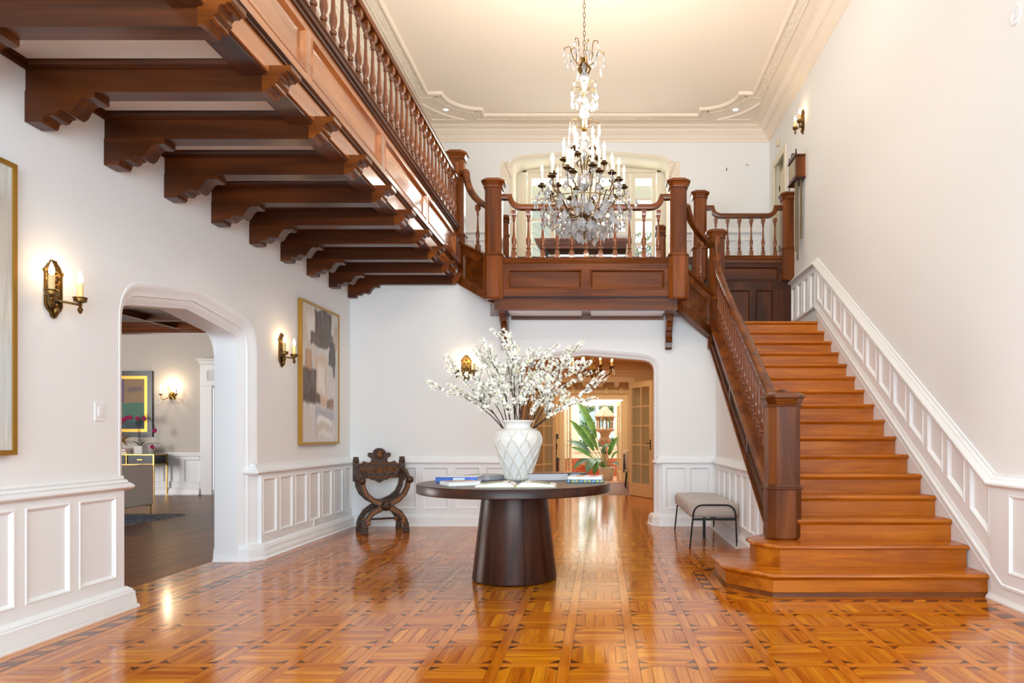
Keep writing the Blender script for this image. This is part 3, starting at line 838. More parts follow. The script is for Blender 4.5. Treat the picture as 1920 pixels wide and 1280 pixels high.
newel(*NR, 3.54, 4.02, 4.90, .2, 'newel against the right wall below the brown doorbell case', ch=.14, cw=1.35)
newel(.915, 11.0, 3.91, 4.3, 4.46, .13, 'small post behind the right end of the balcony railing', ch=.12, cw=1.3)
newel(-1.49, 11.0, 3.91, 4.3, 4.6, .10, 'slim post behind the left end of the balcony railing', ch=.10, cw=1.2)

# ------------------------------------------------------------------ balusters
def baluster_mesh(h, w=.056):
    """square ends, turned vase between; local origin at the foot"""
    mb = MB(); b = w/2; m = MAHT
    def sq(hh, z): return [(x, y, z) for x, y in ((hh, -hh), (hh, hh), (-hh, hh), (-hh, -hh))]
    mb.rings([sq(b, 0), sq(b, h*.125), sq(b*.55, h*.165)], True, True, True)
    mb.rings([sq(b*.62, h*.875), sq(b, h*.905), sq(b, h)], True, True, True)
    k = b
    prof = [(.55, .155), (.5, .175), (.82, .185), (.95, .205), (.82, .228), (.5, .238), (.58, .245), (.72, .27), (.95, .32), (1.02, .36), (.96, .40), (.78, .435), (.66, .45), (.62, .46), (.52, .56), (.42, .68), (.38, .765), (.58, .77), (.58, .782), (.44, .786), (.52, .79), (.68, .805), (.66, .82), (.48, .83), (.5, .836), (.72, .855), (.84, .875), (.84, .884)]
    mb.lathe([(r*k, z*h) for r, z in prof], (0, 0), 12)
    me = mb.build('baluster', m, None, smooth=40)
    data = me.data; bpy.data.objects.remove(me)
    return data
BALD = {}
def balusters(parent, pts, h, w=.056, rot=0):
    key = (round(h, 3), w)
    if key not in BALD: BALD[key] = baluster_mesh(h, w)
    for p in pts:
        o = bpy.data.objects.new('baluster', BALD[key]); COL.objects.link(o); o.parent = parent
        o.location = V(p)-WL[parent]; o.rotation_euler = (0, 0, rot)
RAIL = [(-.034, -.032), (-.034, -.04), (-.018, -.046), (.0, -.05), (.012, -.047), (.022, -.036), (.032, -.026), (.036, -.012), (.036, .012), (.032, .026), (.022, .036), (.012, .047), (0, .05), (-.018, .046), (-.034, .04), (-.034, .032)]
def handrail(parent, path, N, m, prof=RAIL):
    mb = MB(); T = (V(path[1])-V(path[0])); s = 1 if V(N).cross(T).z >= 0 else -1
    mb.sweep(path, [(s*a, b) for a, b in prof], N, pclosed=True); return mb.build('handrail', m, parent, smooth=35)
def curve(p0, p1, p2, n=6):
    p0, p1, p2 = V(p0), V(p1), V(p2)
    return [tuple(p0*(1-t)**2+p1*2*t*(1-t)+p2*t*t) for t in [i/n for i in range(n+1)]]
# main flight
t = thing('stair_balustrade', 'sloping balustrade of turned balusters beside the main stair flight', 'balustrade', (1.52, 7.6, 1.2))
yy = [6.12+.1389*k for k in range(24)]
balusters(t, [(1.52, y, nz(y)+.045) for y in yy if y < 9.28], .665, .054)
path = [(1.515, 6.02, nz(6.02)+.735), (1.515, 8.95, nz(8.95)+.735)]
path += curve((1.515, 9.0, nz(9.0)+.735), (1.515, 9.22, nz(9.22)+.735), (1.515, 9.25, nz(9.22)+.93))[0:]
path += [(1.515, 9.25, nz(9.22)+1.0), (1.515, 9.25, 3.8)] if nz(9.22)+1.0 < 3.7 else []
handrail(t, path, (1, 0, 0), MAH['y'])
# gallery
t = thing('gallery_balustrade', 'long balustrade of turned balusters along the edge of the left gallery', 'balustrade', (-1.93, 5, 3.96))
balusters(t, [(-1.93, 9.27-.1745*k, 3.965) for k in range(46)], .62, .058)
handrail(t, [(-1.93, 1.2, 4.612), (-1.93, 9.2, 4.612), (-1.93, 9.26, 4.612)]+curve((-1.93, 9.28, 4.612), (-1.93, 9.33, 4.612), (-1.93, 9.335, 4.70), 4)+[(-1.93, 9.335, 4.8)], (1, 0, 0), MAH['y'])
# balcony
t = thing('balcony_balustrade', 'straight balustrade across the front of the projecting balcony', 'balustrade', (-.2, 8.92, Z2))
balusters(t, [(-1.103+.1816*k, 8.9, 3.43) for k in range(11)], .6, .06)
xa, xb, zr, zt = N1[0]+.1, N2[0]-.1, 4.072, 4.2
path = [(xa, 8.9, zt), (xa+.09, 8.9, zt)]+curve((xa+.1, 8.9, zt), (xa+.13, 8.9, zr), (xa+.26, 8.9, zr), 7)
path += curve((xb-.26, 8.9, zr), (xb-.13, 8.9, zr), (xb-.1, 8.9, zt), 7)+[(xb-.09, 8.9, zt), (xb, 8.9, zt)]
handrail(t, path, (0, -1, 0), MAH['x'])
# upper hall railing over the landing
t = thing('landing_balustrade', 'short balustrade on top of the dark panelled landing wall by right wall', 'balustrade', (2.1, 10.75, Z3))
balusters(t, [(1.735+.18*k, 10.75, 3.925) for k in range(6)], .575, .056)
xa, xb, zr, zt = NL[0]+.09, NR[0]-.09, 4.538, 4.66
path = [(xa, 10.75, zt), (xa+.09, 10.75, zt)]+curve((xa+.1, 10.75, zt), (xa+.12, 10.75, zr), (xa+.25, 10.75, zr), 6)+curve((xb-.25, 10.75, zr), (xb-.12, 10.75, zr), (xb-.1, 10.75, zt), 6)+[(xb-.09, 10.75, zt), (xb, 10.75, zt)]
handrail(t, path, (0, -1, 0), MAH['x'])
# two short canted flights between balcony corners and the posts on either side
def short_flight(A, B, zA, zB, zlo, label, la2, gl):
    """A: lower end, B: upper end (plan); zA, zB string tops"""
    A3, B3 = V((A[0], A[1], 0)), V((B[0], B[1], 0)); U = (B3-A3); L = U.length; U.normalize()
    N = U.cross(V((0, 0, 1))).normalized()
    if N.y > 0: N = -N
    fr = Fr(A3, U, N); s = (zB-zA)/L
    t = thing('short_flight', label, 'stair flight', tuple(A3+V((0, 0, zA))))
    hgt = zA-zlo
    panelling(fr, [(.17, L-.17)], zlo, zA-.02, zlo+.1, zA-.12, .06, L-.06, .03, .008, MAH['x'], 'string_board', 'string_panel', t, slope=s, su=0, mw=.03)
    mb = MB(); fr.poly(mb, [(0.05, zlo+s*.05), (L-.05, zlo+s*(L-.05)), (L-.05, zB-.03), (.05, zA-.03)], -.08, 0); mb.build('string_core', MAH['x'], t, smooth=0)
    mb = MB(); a, b = fr(.05, zA+s*.05, 0), fr(L-.05, zB-s*.05, 0); mb.sweep([a, b], [(-.02, -.06), (0, -.07), (.015, -.05), (.015, .05), (0, .065), (-.02, .055)], N, pclosed=True); mb.build('string_cap', MAH['x'], t, smooth=40)
    t2 = thing('short_balustrade', la2, 'balustrade', tuple(fr(L/2, zA+s*L/2, 0)))
    up = 0.17
    mid = fr(L*.42, zA+s*L*.42-.0, 0)
    balusters(t2, [mid], gl, .054, math.atan2(U.y, U.x))
    return t, t2, fr, L, s
t, t2, fr, L, s = short_flight(NT, N2, 3.0, 3.36, 2.44, 'short canted flight of dark panelled wood from the stair head up to the balcony', 'curved rail and single baluster between balcony right corner and stair head post', .56)
path = [fr(L-.1, 4.12), fr(L-.17, 4.12)]+[tuple(p) for p in curve(fr(L-.18, 4.11), fr(L-.2, 3.92), fr(.1, 3.70), 8)]
handrail(t2, path, fr.N, MAH['x'])
t, t2, fr, L, s = short_flight(N1, NG, 3.42, 3.80, 2.86, 'short canted flight of dark panelled wood from the balcony up to the gallery', 'curved rail and single baluster between gallery end post and balcony left corner', .60)
path = [fr(L-.09, 4.67), fr(L-.2, 4.67)]+[tuple(p) for p in curve(fr(L-.21, 4.66), fr(L-.24, 4.32), fr(.08, 4.09), 8)]
handrail(t2, path, fr.N, MAH['x'])

# ------------------------------------------------------------------ balcony
bal = thing('balcony', 'panelled wooden balcony projecting over the lower arch on two brackets', 'balcony', (-.2, 8.95, Z2))
frY = Fr((0, 8.93, 0), (1, 0, 0), (0, -1, 0))
x0, x1 = N1[0]+.08, N2[0]-.08
panelling(frY, [(-1.185, -.245), (-.15, .80)], 2.955, 3.37, 3.04, 3.296, x0, x1, .03, .006, MAH['x'], 'fascia_board', 'fascia_panel', bal, mw=.035)
mb = MB(); mb.sweep([(x0, 8.93, 3.40), (x1, 8.93, 3.40)], [(.03, 0), (.03, .05), (.02, .06), (.01, .05), (0, .052), (-.012, .042), (-.02, .045), (-.035, .034), (-.035, 0)], (0, -1, 0)); mb.build('fascia_moulding', MAH['x'], bal, smooth=30)
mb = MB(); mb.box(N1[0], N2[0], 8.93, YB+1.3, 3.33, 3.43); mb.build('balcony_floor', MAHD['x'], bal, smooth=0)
pts = [(N1[0]+.0, 8.95), (N2[0]-.0, 8.95), (N2[0]+.125, YB), (N1[0]-.125, YB)]
mb = MB(); mb.prism([(x, y, 2.785) for x, y in pts], (0, 0, .175)); mb.build('support_beam', MAH['x'], bal, smooth=0)
mb = MB(); mb.sweep([(x0, 8.95, 2.95), (x1, 8.95, 2.95)], [(.01, 0), (.005, .012), (-.01, .012), (-.014, 0)], (0, -1, 0)); mb.build('support_bead', MAHD['x'], bal, smooth=30)
for a, b in ((-1.19, -.26), (-.14, .80)):
    mb = MB(); mb.box(a, b, 9.03, YB-.06, 2.779, 2.786); mb.build('soffit_panel', TRIM, bal, smooth=0)
mb = MB(); mb.box(-1.2, .82, YB-.035, YB, 2.735, 2.786); mb.build('wall_strip', MAH['x'], bal, smooth=0)
for bx in (-1.275, .885):
    w = .042
    pr = [(YB, 2.785), (YB-.42, 2.785), (YB-.42, 2.755), (YB-.34, 2.75), (YB-.3, 2.72), (YB-.29, 2.68), (YB-.22, 2.665), (YB-.17, 2.62), (YB-.16, 2.575), (YB-.125, 2.56), (YB-.11, 2.50), (YB-.13, 2.45), (YB-.12, 2.43), (YB-.085, 2.425), (YB-.08, 2.36), (YB-.06, 2.34), (YB, 2.335)]
    mb = MB(); mb.prism([(bx-w, y, z) for y, z in pr], (2*w, 0, 0)); mb.build('bracket', MAH['z'], bal, smooth=0)

# ------------------------------------------------------------------ landing, upper hall floor and the dark dado
mb = MB(); mb.box(1.42, XR, YB+.02, 10.75, Z1-.12, Z1); struct(mb.build('floor_landing', STEP, smooth=0))
mb = MB(); mb.box(XL, 1.42, 10.72, YU+1.5, Z3-.12, Z3); mb.box(1.42, XR, 10.8, YU+1.5, Z3-.12, Z3); mb.box(XL, NG[0], YB, 10.72, Z3-.1, Z3-.02)
struct(mb.build('floor_upper_hall', MAHD['x'], smooth=0))
dado = thing('landing_dado', 'dark panelled wall at the back of the stair landing under the short railing', 'panelling', (2.1, 10.75, Z1))
frD = Fr((0, 10.78, 0), (1, 0, 0), (0, -1, 0))
panelling(frD, [(1.0, 1.86), (1.94, 2.265), (2.34, 2.62)], Z1-.1, 3.52, Z1-.02, 3.42, 1.0, 2.88, .03, .008, MAHD['z'], 'dado_board', 'dado_panel', dado)
panelling(frD, [(1.62, 2.70)], 3.52, 3.82, 3.545, 3.77, 1.40, 2.88, .03, .008, MAHD['x'], 'dado_board', 'dado_panel', dado)
mb = MB(); mb.sweep([(1.4, 10.75, 3.88), (2.88, 10.75, 3.88)], [(.045, -.03), (.045, .05), (.035, .06), (.02, .05), (0, .045), (-.015, .03), (-.06, .025), (-.06, -.03)], (0, -1, 0), pclosed=True); mb.build('dado_cap', MAH['x'], dado, smooth=30)

# ------------------------------------------------------------------ gallery and its beams
MATM = wood('satin_mahogany', (58, 26, 8), (104, 52, 18), 'y', rough=.5, scale=.55, vari=.05, fine=.25, spec=.2)
gal = thing('gallery', 'long panelled wooden gallery edge running along the left side under its railing', 'gallery', (-1.93, 5, 3.4))
GX = -1.925
frE = Fr((GX-.03, 0, 0), (0, 1, 0), (1, 0, 0))
panelling(frE, [(7.85, 9.33), (6.27, 7.765), (4.69, 6.185), (3.11, 4.605), (1.53, 3.025)][::-1], 3.47, 3.90, 3.56, 3.85, 1.2, 9.42, .03, .005, MAH_LIT, 'fascia_board', 'fascia_panel', gal, mw=.04)
mb = MB(); mb.box(GX-.06, GX-.004, 1.2, 9.42, 3.31, 3.47); mb.build('lower_fascia', MAH_LIT, gal, smooth=0)
mb = MB(); mb.sweep([(GX, 1.2, 3.475), (GX, 9.42, 3.475)], [(-.028, 0), (-.026, .012), (-.014, .014), (-.008, .022), (.004, .028), (.012, .022), (.016, .012), (.026, .010), (.03, 0)], (1, 0, 0)); mb.build('lower_moulding', MATM, gal, smooth=30)
mb = MB(); mb.sweep([(GX, 1.2, 3.93), (GX, 9.42, 3.93)], [(-.04, -.03), (-.035, .012), (-.02, .018), (-.01, .034), (.012, .04), (.02, .05), (.03, .052), (.036, .04), (.036, -.06), (-.04, -.06)], (1, 0, 0), pclosed=True); mb.build('cap_moulding', MATM, gal, smooth=30)
mb = MB(); mb.box(-2.10, GX-.02, 1.2, YB, 3.29, 3.33); mb.build('edge_plank', MAHD['y'], gal, smooth=0)
mb = MB(); mb.box(XL, -2.08, 1.2, YB, 3.375, 3.44); mb.build('soffit_plaster', TRIM, gal, smooth=0)
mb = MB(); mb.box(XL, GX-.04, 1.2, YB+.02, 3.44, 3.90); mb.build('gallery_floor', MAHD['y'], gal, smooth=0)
mb = MB(); mb.sweep([(XL, 1.2, 3.375), (XL, YB, 3.375)], [(0, 0), (0, .034), (-.02, .03), (-.032, .016), (-.045, .012), (-.05, 0)], (1, 0, 0)); mb.build('wall_moulding', MAHD['y'], gal, smooth=30)
ORD = ['nearest the camera', 'second from the camera', 'third from the camera', 'fourth from the camera', 'fifth from the camera', 'sixth from the camera', 'seventh from the camera', 'third from the back wall', 'second from the back wall', 'closest to the back wall']
BW = .115
def beam(yf, label):
    t = thing('gallery_beam', label, 'beam', (XL, yf, 3.2), 0, 'dark wooden beams carrying the gallery')
    y0, y1 = yf, yf+BW
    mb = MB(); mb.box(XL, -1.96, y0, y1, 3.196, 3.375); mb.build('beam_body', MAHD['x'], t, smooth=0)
    # carved end that passes under the fascia
    pr = [(-1.97, 3.345), (-1.80, 3.345), (-1.80, 3.318), (-1.812, 3.308), (-1.826, 3.312), (-1.834, 3.30), (-1.86, 3.30), (-1.872, 3.285), (-1.872, 3.262), (-1.89, 3.245), (-1.89, 3.23), (-1.905, 3.222), (-1.914, 3.23), (-1.925, 3.218), (-1.935, 3.2), (-1.97, 3.196)]
    mb = MB(); mb.prism([(x, y0-.012, z) for x, z in pr], (0, BW+.024, 0)); mb.build('carved_end', MAH['x'], t, smooth=30)
    # corbel at the wall
    cp = [(XL, 3.2), (XL+.375, 3.2), (XL+.375, 3.165), (XL+.35, 3.158), (XL+.32, 3.163), (XL+.295, 3.15), (XL+.275, 3.12), (XL+.258, 3.088), (XL+.235, 3.072), (XL+.205, 3.082), (XL+.19, 3.09), (XL+.182, 3.08), (XL+.172, 3.083), (XL+.155, 3.06), (XL+.135, 3.052), (XL+.118, 3.055), (XL+.108, 3.06), (XL+.098, 3.05), (XL+.095, 3.03), (XL+.085, 3.02), (XL, 3.02)]
    cp = [(XL+(x-XL)*1.08, z) for x, z in cp]
    mb = MB(); mb.prism([(x, y0-.006, z) for x, z in cp], (0, BW+.012, 0)); mb.build('corbel', MAHD['x'], t, smooth=30)
    for yy_, s in ((y0, -1), (y1, 1)):
        mb = MB(); mb.sweep([(XL, yy_, 3.375), (-2.08, yy_, 3.375)], [(0, 0), (0, .03), (s*-0.0-.014, .026), (-.026, .014), (-.045, .01), (-.046, 0)] if s < 0 else [(0, 0), (0, .03), (.014, .026), (.026, .014), (.045, .01), (.046, 0)], (0, s, 0))
        mb.build('crown_strip', MAHD['x'], t, smooth=30)
    return t
for k in range(10):
    beam(3.455+.6535*k, 'dark wooden beam under the gallery with scrolled wall corbel, '+ORD[k])
# ------------------------------------------------------------------ round table
TX, TY, TZ = -.73, 5.93, .805
tab = thing('pedestal_table', 'dark round wooden table with tapered drum pedestal in the middle of the hall', 'table', (TX, TY, 0))
mb = MB(); mb.lathe([(.001, TZ-.074), (.79, TZ-.074), (.80, TZ-.068), (.80, TZ-.006), (.795, TZ), (.001, TZ)], (TX, TY), 96, False); mb.build('table_top', TABLEW['x'], tab, smooth=40)
mb = MB()
R = []
for r, z in ((.335, 0), (.35, .01), (.352, .02), (.27, TZ-.074)):
    R.append([(TX+r*math.cos(2*PI*i/64), TY+r*math.sin(2*PI*i/64), z) for i in range(64)])
mb.rings(R, True, True, True); mb.build('pedestal', TABLEW['z'], tab, smooth=40)
for a in (-1.22, -2.6, .6):
    mb = MB(); mb.tube([(TX+.3535*math.cos(a), TY+.3535*math.sin(a), .02), (TX+.2715*math.cos(a), TY+.2715*math.sin(a), TZ-.075)], .0022, 5); mb.build('seam', BLACKM, tab)
# ------------------------------------------------------------------ vase
VX, VY = -.735, 6.22
vase = thing('vase', 'large white ceramic vase wrapped in raised rope lattice, on the round table', 'vase', (VX, VY, TZ))
prof = [(.001, 0), (.098, 0), (.108, .008), (.108, .02), (.118, .05), (.150, .15), (.181, .25), (.203, .33), (.206, .36), (.200, .39), (.183, .425), (.160, .447), (.135, .452), (.121, .456), (.117, .47), (.119, .49), (.13, .506), (.144, .514), (.146, .52), (.142, .527), (.128, .527), (.118, .515), (.108, .49), (.10, .42)]
mb = MB(); mb.lathe([(r, TZ+z) for r, z in prof], (VX, VY), 56, False); mb.build('vase_body', CERAM, vase, smooth=60)
def vr(z):
    for (r0, z0), (r1, z1) in zip(prof[1:], prof[2:]):
        if z0 <= z <= z1 and z1 > z0: return r0+(r1-r0)*(z-z0)/(z1-z0)
    return .1
mb = MB()
NR_ = 11
for s in (-1, 1):
    for k in range(NR_):
        pts = []
        for i in range(29):
            z = .012+(.432-.012)*i/28
            # zigzag lattice: kinks like knotted rope
            a = 2*PI*k/NR_+s*(z/.44)*PI*.43+.05*math.sin(i*2.1)*(.3)
            r = vr(z)+.003
            pts.append((VX+r*math.cos(a), VY+r*math.sin(a), TZ+z))
        mb.tube(pts, .0062, 5)
mb.tube([(VX+.162*math.cos(2*PI*i/40), VY+.162*math.sin(2*PI*i/40), TZ+.448) for i in range(41)], .006, 5)
mb.tube([(VX+.11*math.cos(2*PI*i/40), VY+.11*math.sin(2*PI*i/40), TZ+.02) for i in range(41)], .006, 5)
mb.build('rope_lattice', CERAMR, vase, smooth=50, kind='stuff')
# ------------------------------------------------------------------ blossom branches
rb = random.Random(11)
def blossom(mb, p, d, r):
    d = V(d).normalized(); u = d.orthogonal().normalized(); w = d.cross(u); a0 = rb.random()*6
    for k in range(5):
        a = a0+2*PI*k/5
        e = u*math.cos(a)+w*math.sin(a); f = u*math.cos(a+.62)+w*math.sin(a+.62); g_ = u*math.cos(a-.62)+w*math.sin(a-.62)
        mb.add([p, p+g_*r*.62+d*r*.3, p+e*r+d*r*.34, p+f*r*.62+d*r*.3], [(0, 1, 2, 3)])
tips = [(805, 727, .1), (833, 688, -.1), (842, 740, -.25), (886, 655, .2), (903, 645, .05), (912, 662, -.15), (938, 624, .12), (958, 622, -.05), (967, 655, .3), (985, 672, -.3), (1003, 676, .15), (1043, 672, .35), (1092, 648, .05), (1085, 690, -.2), (1118, 694, .2), (1141, 711, 0), (1118, 746, -.1), (1048, 720, -.35), (915, 720, -.35), (1075, 668, .3), (1010, 700, -.4), (950, 690, .4), (872, 700, -.3), (1030, 655, -.1)]
PLACE = ['lowest of the left sprays', 'reaching left past the wall sconce', 'short spray bending down at the left', 'rising up left over the sconce', 'upright on the left side', 'inner left upright', 'tallest on the left of the bracket', 'tallest upright in front of the bracket', 'upright behind the centre', 'short upright in front', 'upright right of centre', 'leaning right at the back', 'longest to the upper right', 'leaning right in front of the arch', 'reaching right below the hall lantern', 'longest to the right', 'lowest of the right sprays', 'short, leaning right in front', 'short, leaning left in front', 'reaching right under the arch top', 'short stem at the centre front', 'hidden among the centre stems', 'short spray at the left below the sconce', 'slender, right of the tallest ones']
for i, (px, py, dy) in enumerate(tips):
    tip = pp(px, py, VY+dy*.75)
    a = math.atan2(dy*.7, tip.x-VX)
    k = min(1, abs(tip.x-VX)/.45)
    base = V((VX+.09*k*math.cos(a)+rb.uniform(-.02, .02), VY+.08*math.sin(a), TZ+.40))
    t = thing('blossom_branch', 'dark twig with white blossoms in the vase, '+PLACE[i], 'branch', tuple(base), 0, 'white blossom branches in the vase')
    up = V((base.x+(tip.x-base.x)*.30, base.y+(tip.y-base.y)*.3, base.z+max(.22, (tip.z-base.z)*.75)))
    if i in (0, 1, 2, 22): up = V((base.x+(tip.x-base.x)*.42, base.y, base.z+.40))
    if i in (15, 16): up = V((base.x+(tip.x-base.x)*.4, base.y, base.z+.26))
    P = [V(p) for p in curve(base, up, tip, 12)]
    for j in range(3, 12): P[j] += V((rb.uniform(-1, 1), rb.uniform(-1, 1), rb.uniform(-1, 1)))*.008
    tw = MB(); bl = MB(); bl.m = 0
    tw.tube(P, [.0055-.004*j/12 for j in range(13)], 5)
    segs = [(P, .33)]
    for s_ in range(6):
        j = rb.randint(4, 10); o = P[j]; d = (P[j+1 if j < 12 else 12]-P[j-1]).normalized()
        side = V((rb.uniform(-1, 1), rb.uniform(-1, 1), rb.uniform(-.2, 1))).normalized()
        e = o+(d*.7+side*.6).normalized()*rb.uniform(.10, .24)
        Q_ = [V(p) for p in curve(o, o+(e-o)*.5+V((0, 0, .02)), e, 5)]
        tw.tube(Q_, [.003-.0018*q/5 for q in range(6)], 4); segs.append((Q_, .2))
    for S, st in segs:
        n = 36 if st > .3 else 15
        for q in range(n):
            f = st+(1-st)*(q+rb.random())/n; x = f*(len(S)-1); j = min(int(x), len(S)-2); p = S[j].lerp(S[j+1], x-j)
            d = V((rb.uniform(-1, 1), rb.uniform(-1, .6), rb.uniform(-.5, 1))).normalized()
            bl.m = 0
            blossom(bl, p+d*.012, d, rb.uniform(.014, .024))
            if q % 3 == 0:
                bl.m = 1; blossom(bl, p+d*.017, d, .008)
    tw.build('twig', TWIG, t, smooth=60)
    bl.build('blossoms', [PETAL, PETALY], t, smooth=0, kind='stuff')
# ------------------------------------------------------------------ books on the table
PAGE = mat('page_edges', (236, 234, 230), .7); PAGEG = mat('grey_page_edges', (196, 194, 196), .7)
def book(name, label, c, w, d, h, rot, cover, z=TZ, pages=PAGE, group='books on the round table', spine='-x', extras=None):
    t = thing(name, label, 'book', (c[0], c[1], z), rot, group)
    mb = MB(); mb.box(-w/2, w/2, -d/2, d/2, 0, .003); mb.box(-w/2, w/2, -d/2, d/2, h-.003, h)
    if spine == '-x': mb.box(-w/2, -w/2+.004, -d/2, d/2, 0, h)
    elif spine == '-y': mb.box(-w/2, w/2, -d/2, -d/2+.004, 0, h)
    elif spine == '+x': mb.box(w/2-.004, w/2, -d/2, d/2, 0, h)
    mb.build('cover', cover, t, local=True, smooth=0)
    mb = MB(); e = .006
    mb.box(-w/2+(.002 if spine == '-x' else e), w/2-(.002 if spine == '+x' else e), -d/2+(.002 if spine == '-y' else e), d/2-e, .003, h-.003); mb.build('pages', pages, t, local=True, smooth=0)
    if extras: extras(t, w, d, h)
    return t
BLUE = mat('blue_cover', (62, 106, 196), .3, var=.35, bscale=9); GREYC = mat('grey_cover', (176, 176, 182), .35); WHITEC = mat('white_cover', (238, 238, 240), .4)
DARKC = mat('brown_cover', (92, 62, 46), .4); REDT = mat('red_edge', (186, 72, 46), .5); TEAL = mat('teal_botanical', (54, 110, 128), .4, var=.9, bscale=28)
PALEB = mat('pale_blue', (132, 166, 206), .4); NAVY = mat('navy', (34, 40, 62), .4); ORANGE = mat('orange', (226, 150, 62), .5); CORAL = mat('coral', (218, 92, 82), .5); YELL = mat('yellow_leaf', (206, 186, 70), .5)
def px_on_table(px, py, z=TZ):
    Y = (EYE-z)*F/(py-CY); return ((px-CX)*Y/F, Y)
def blue_x(t, w, d, h):
    mb = MB(); mb.box(-w/2+.01, w/2-.01, -d/2+.01, d/2-.01, h, h+.002); mb.build('jacket_top', WHITEC, t, local=True, smooth=0)
    mb = MB(); mb.box(-.03, .07, -d/2-.001, -d/2, .008, h-.006); mb.build('spine_cloud', mat('cloud_print', (220, 228, 240), .4), t, local=True, smooth=0)
book('book', 'thick book with a blue and white jacket at the left of the table', (-1.22, 6.11), .36, .27, .042, -.05, BLUE, spine='-y', extras=blue_x)
def brown_top(t, w, d, h):
    mb = MB(); mb.box(-w/2+.02, w/2-.02, -d/2+.02, d/2-.02, h, h+.001); mb.build('cover_print', mat('dusky_print', (178, 140, 126), .4, var=.5, bscale=12), t, local=True, smooth=0)
book('book', 'thin pale book lying in front of the blue book', (-1.13, 5.66), .27, .21, .03, .55, WHITEC, spine='-x', extras=brown_top)
book('book', 'grey book lying behind the vase at the left', (-1.03, 6.42), .34, .30, .04, -.62, GREYC, pages=PAGEG, spine='+x')
def thick_x(t, w, d, h):
    mb = MB(); mb.box(-w/2-.001, w/2, -d/2, d/2-.002, h-.0035, h+.0008); mb.build('top_board', mat('dark_red_cover', (104, 54, 42), .35), t, local=True, smooth=0)
    mb = MB(); mb.box(w/2, w/2+.001, -d/2+.03, d/2-.05, .012, h-.012); mb.build('spine_label', WHITEC, t, local=True, smooth=0)
    mb = MB()
    rr = random.Random(4); y = -d/2+.04
    while y < d/2-.07:
        ww = rr.uniform(.006, .016); mb.box(w/2+.001, w/2+.0016, y, y+ww, .015, .026); mb.box(w/2+.001, w/2+.0016, y+.004, y+ww+.002, .030, .04); y += ww+.005
    mb.build('spine_lettering', NAVY, t, local=True, smooth=0, kind='stuff')
book('book', 'thick dark book with grey page edges right of the vase', (-.50, 6.33), .36, .30, .062, .22, DARKC, pages=PAGEG, spine='+x', extras=thick_x)
def thick_y(t, w, d, h):
    for a, b, m in ((-.5, -.28, WHITEC), (-.28, -.1, NAVY), (-.1, .25, PALEB), (.25, .5, NAVY)):
        mb = MB(); mb.box(w*a+.004, w*b-.002, -d/2-.0015, -d/2, .004, h-.004); mb.build('spine_band', m, t, local=True, smooth=0)
book('book', 'book with blue and black spine behind the colourful book stack', (-.27, 6.50), .25, .22, .052, .12, NAVY, spine='-y', extras=thick_y)
def leafy(t, w, d, h):
    rr = random.Random(9)
    for k in range(9):
        x = -w/2+w*(k+.5)/9; mb = MB(); mb.prism([(x-.014, -d/2-.001, h*.3), (x, -d/2-.001, h*.15), (x+.016, -d/2-.001, h*.6), (x+.002, -d/2-.001, h*.85)], (0, .001, 0)); mb.build('printed_leaf', YELL if k % 3 else PALEB, t, local=True, smooth=0)
book('book', 'book with a leaf-patterned teal spine under the white book at table right', (-.135, 6.02), .31, .22, .026, -.03, TEAL, spine='-y', extras=leafy)
def tabs(t, w, d, h):
    for a, b, m in ((-.28, -.03, ORANGE), (.12, .36, CORAL)):
        mb = MB(); mb.box(w*a, w*b, -d/2+.02, d/2-.05, h, h+.0012); mb.build('cover_block', m, t, local=True, smooth=0)
book('book', 'white book with orange and red cover blocks on top of leaf-patterned book', (-.135, 6.02), .29, .21, .026, -.03, WHITEC, z=TZ+.0262, spine='-x', extras=tabs)
# open book
t = thing('open_book', 'open picture book with white pages at the front of the round table', 'book', (-.66, 5.49, TZ), .03, 'books on the round table')
mb = MB(); mb.box(-.31, .31, -.14, .16, 0, .004); mb.build('cover', mat('linen_cover', (206, 196, 160), .7), t, local=True, smooth=0)
for s, nm in ((-1, 'left'), (1, 'right')):
    mb = MB(); R = []
    for x, z in ((.012, .010), (.03, .026), (.07, .036), (.14, .034), (.22, .026), (.30, .014)):
        R.append([(s*x, -.135, .004), (s*x, -.135, z), (s*x, .152, z), (s*x, .152, .004)])
    mb.rings(R, True, True, True); mb.build('page_block', PAGE, t, local=True, smooth=30, recalc=True)
    mb = MB(); pts = [(.05, .0345), (.14, .035), (.22, .0275), (.26, .0225)]
    R = [[(s*x, -.07, z), (s*x, .12, z)] for x, z in pts]; mb.rings(R, False); mb.build('printed_picture', mat('printed_landscape', (150, 158, 120), .6, var=.6, bscale=18), t, local=True, smooth=30)
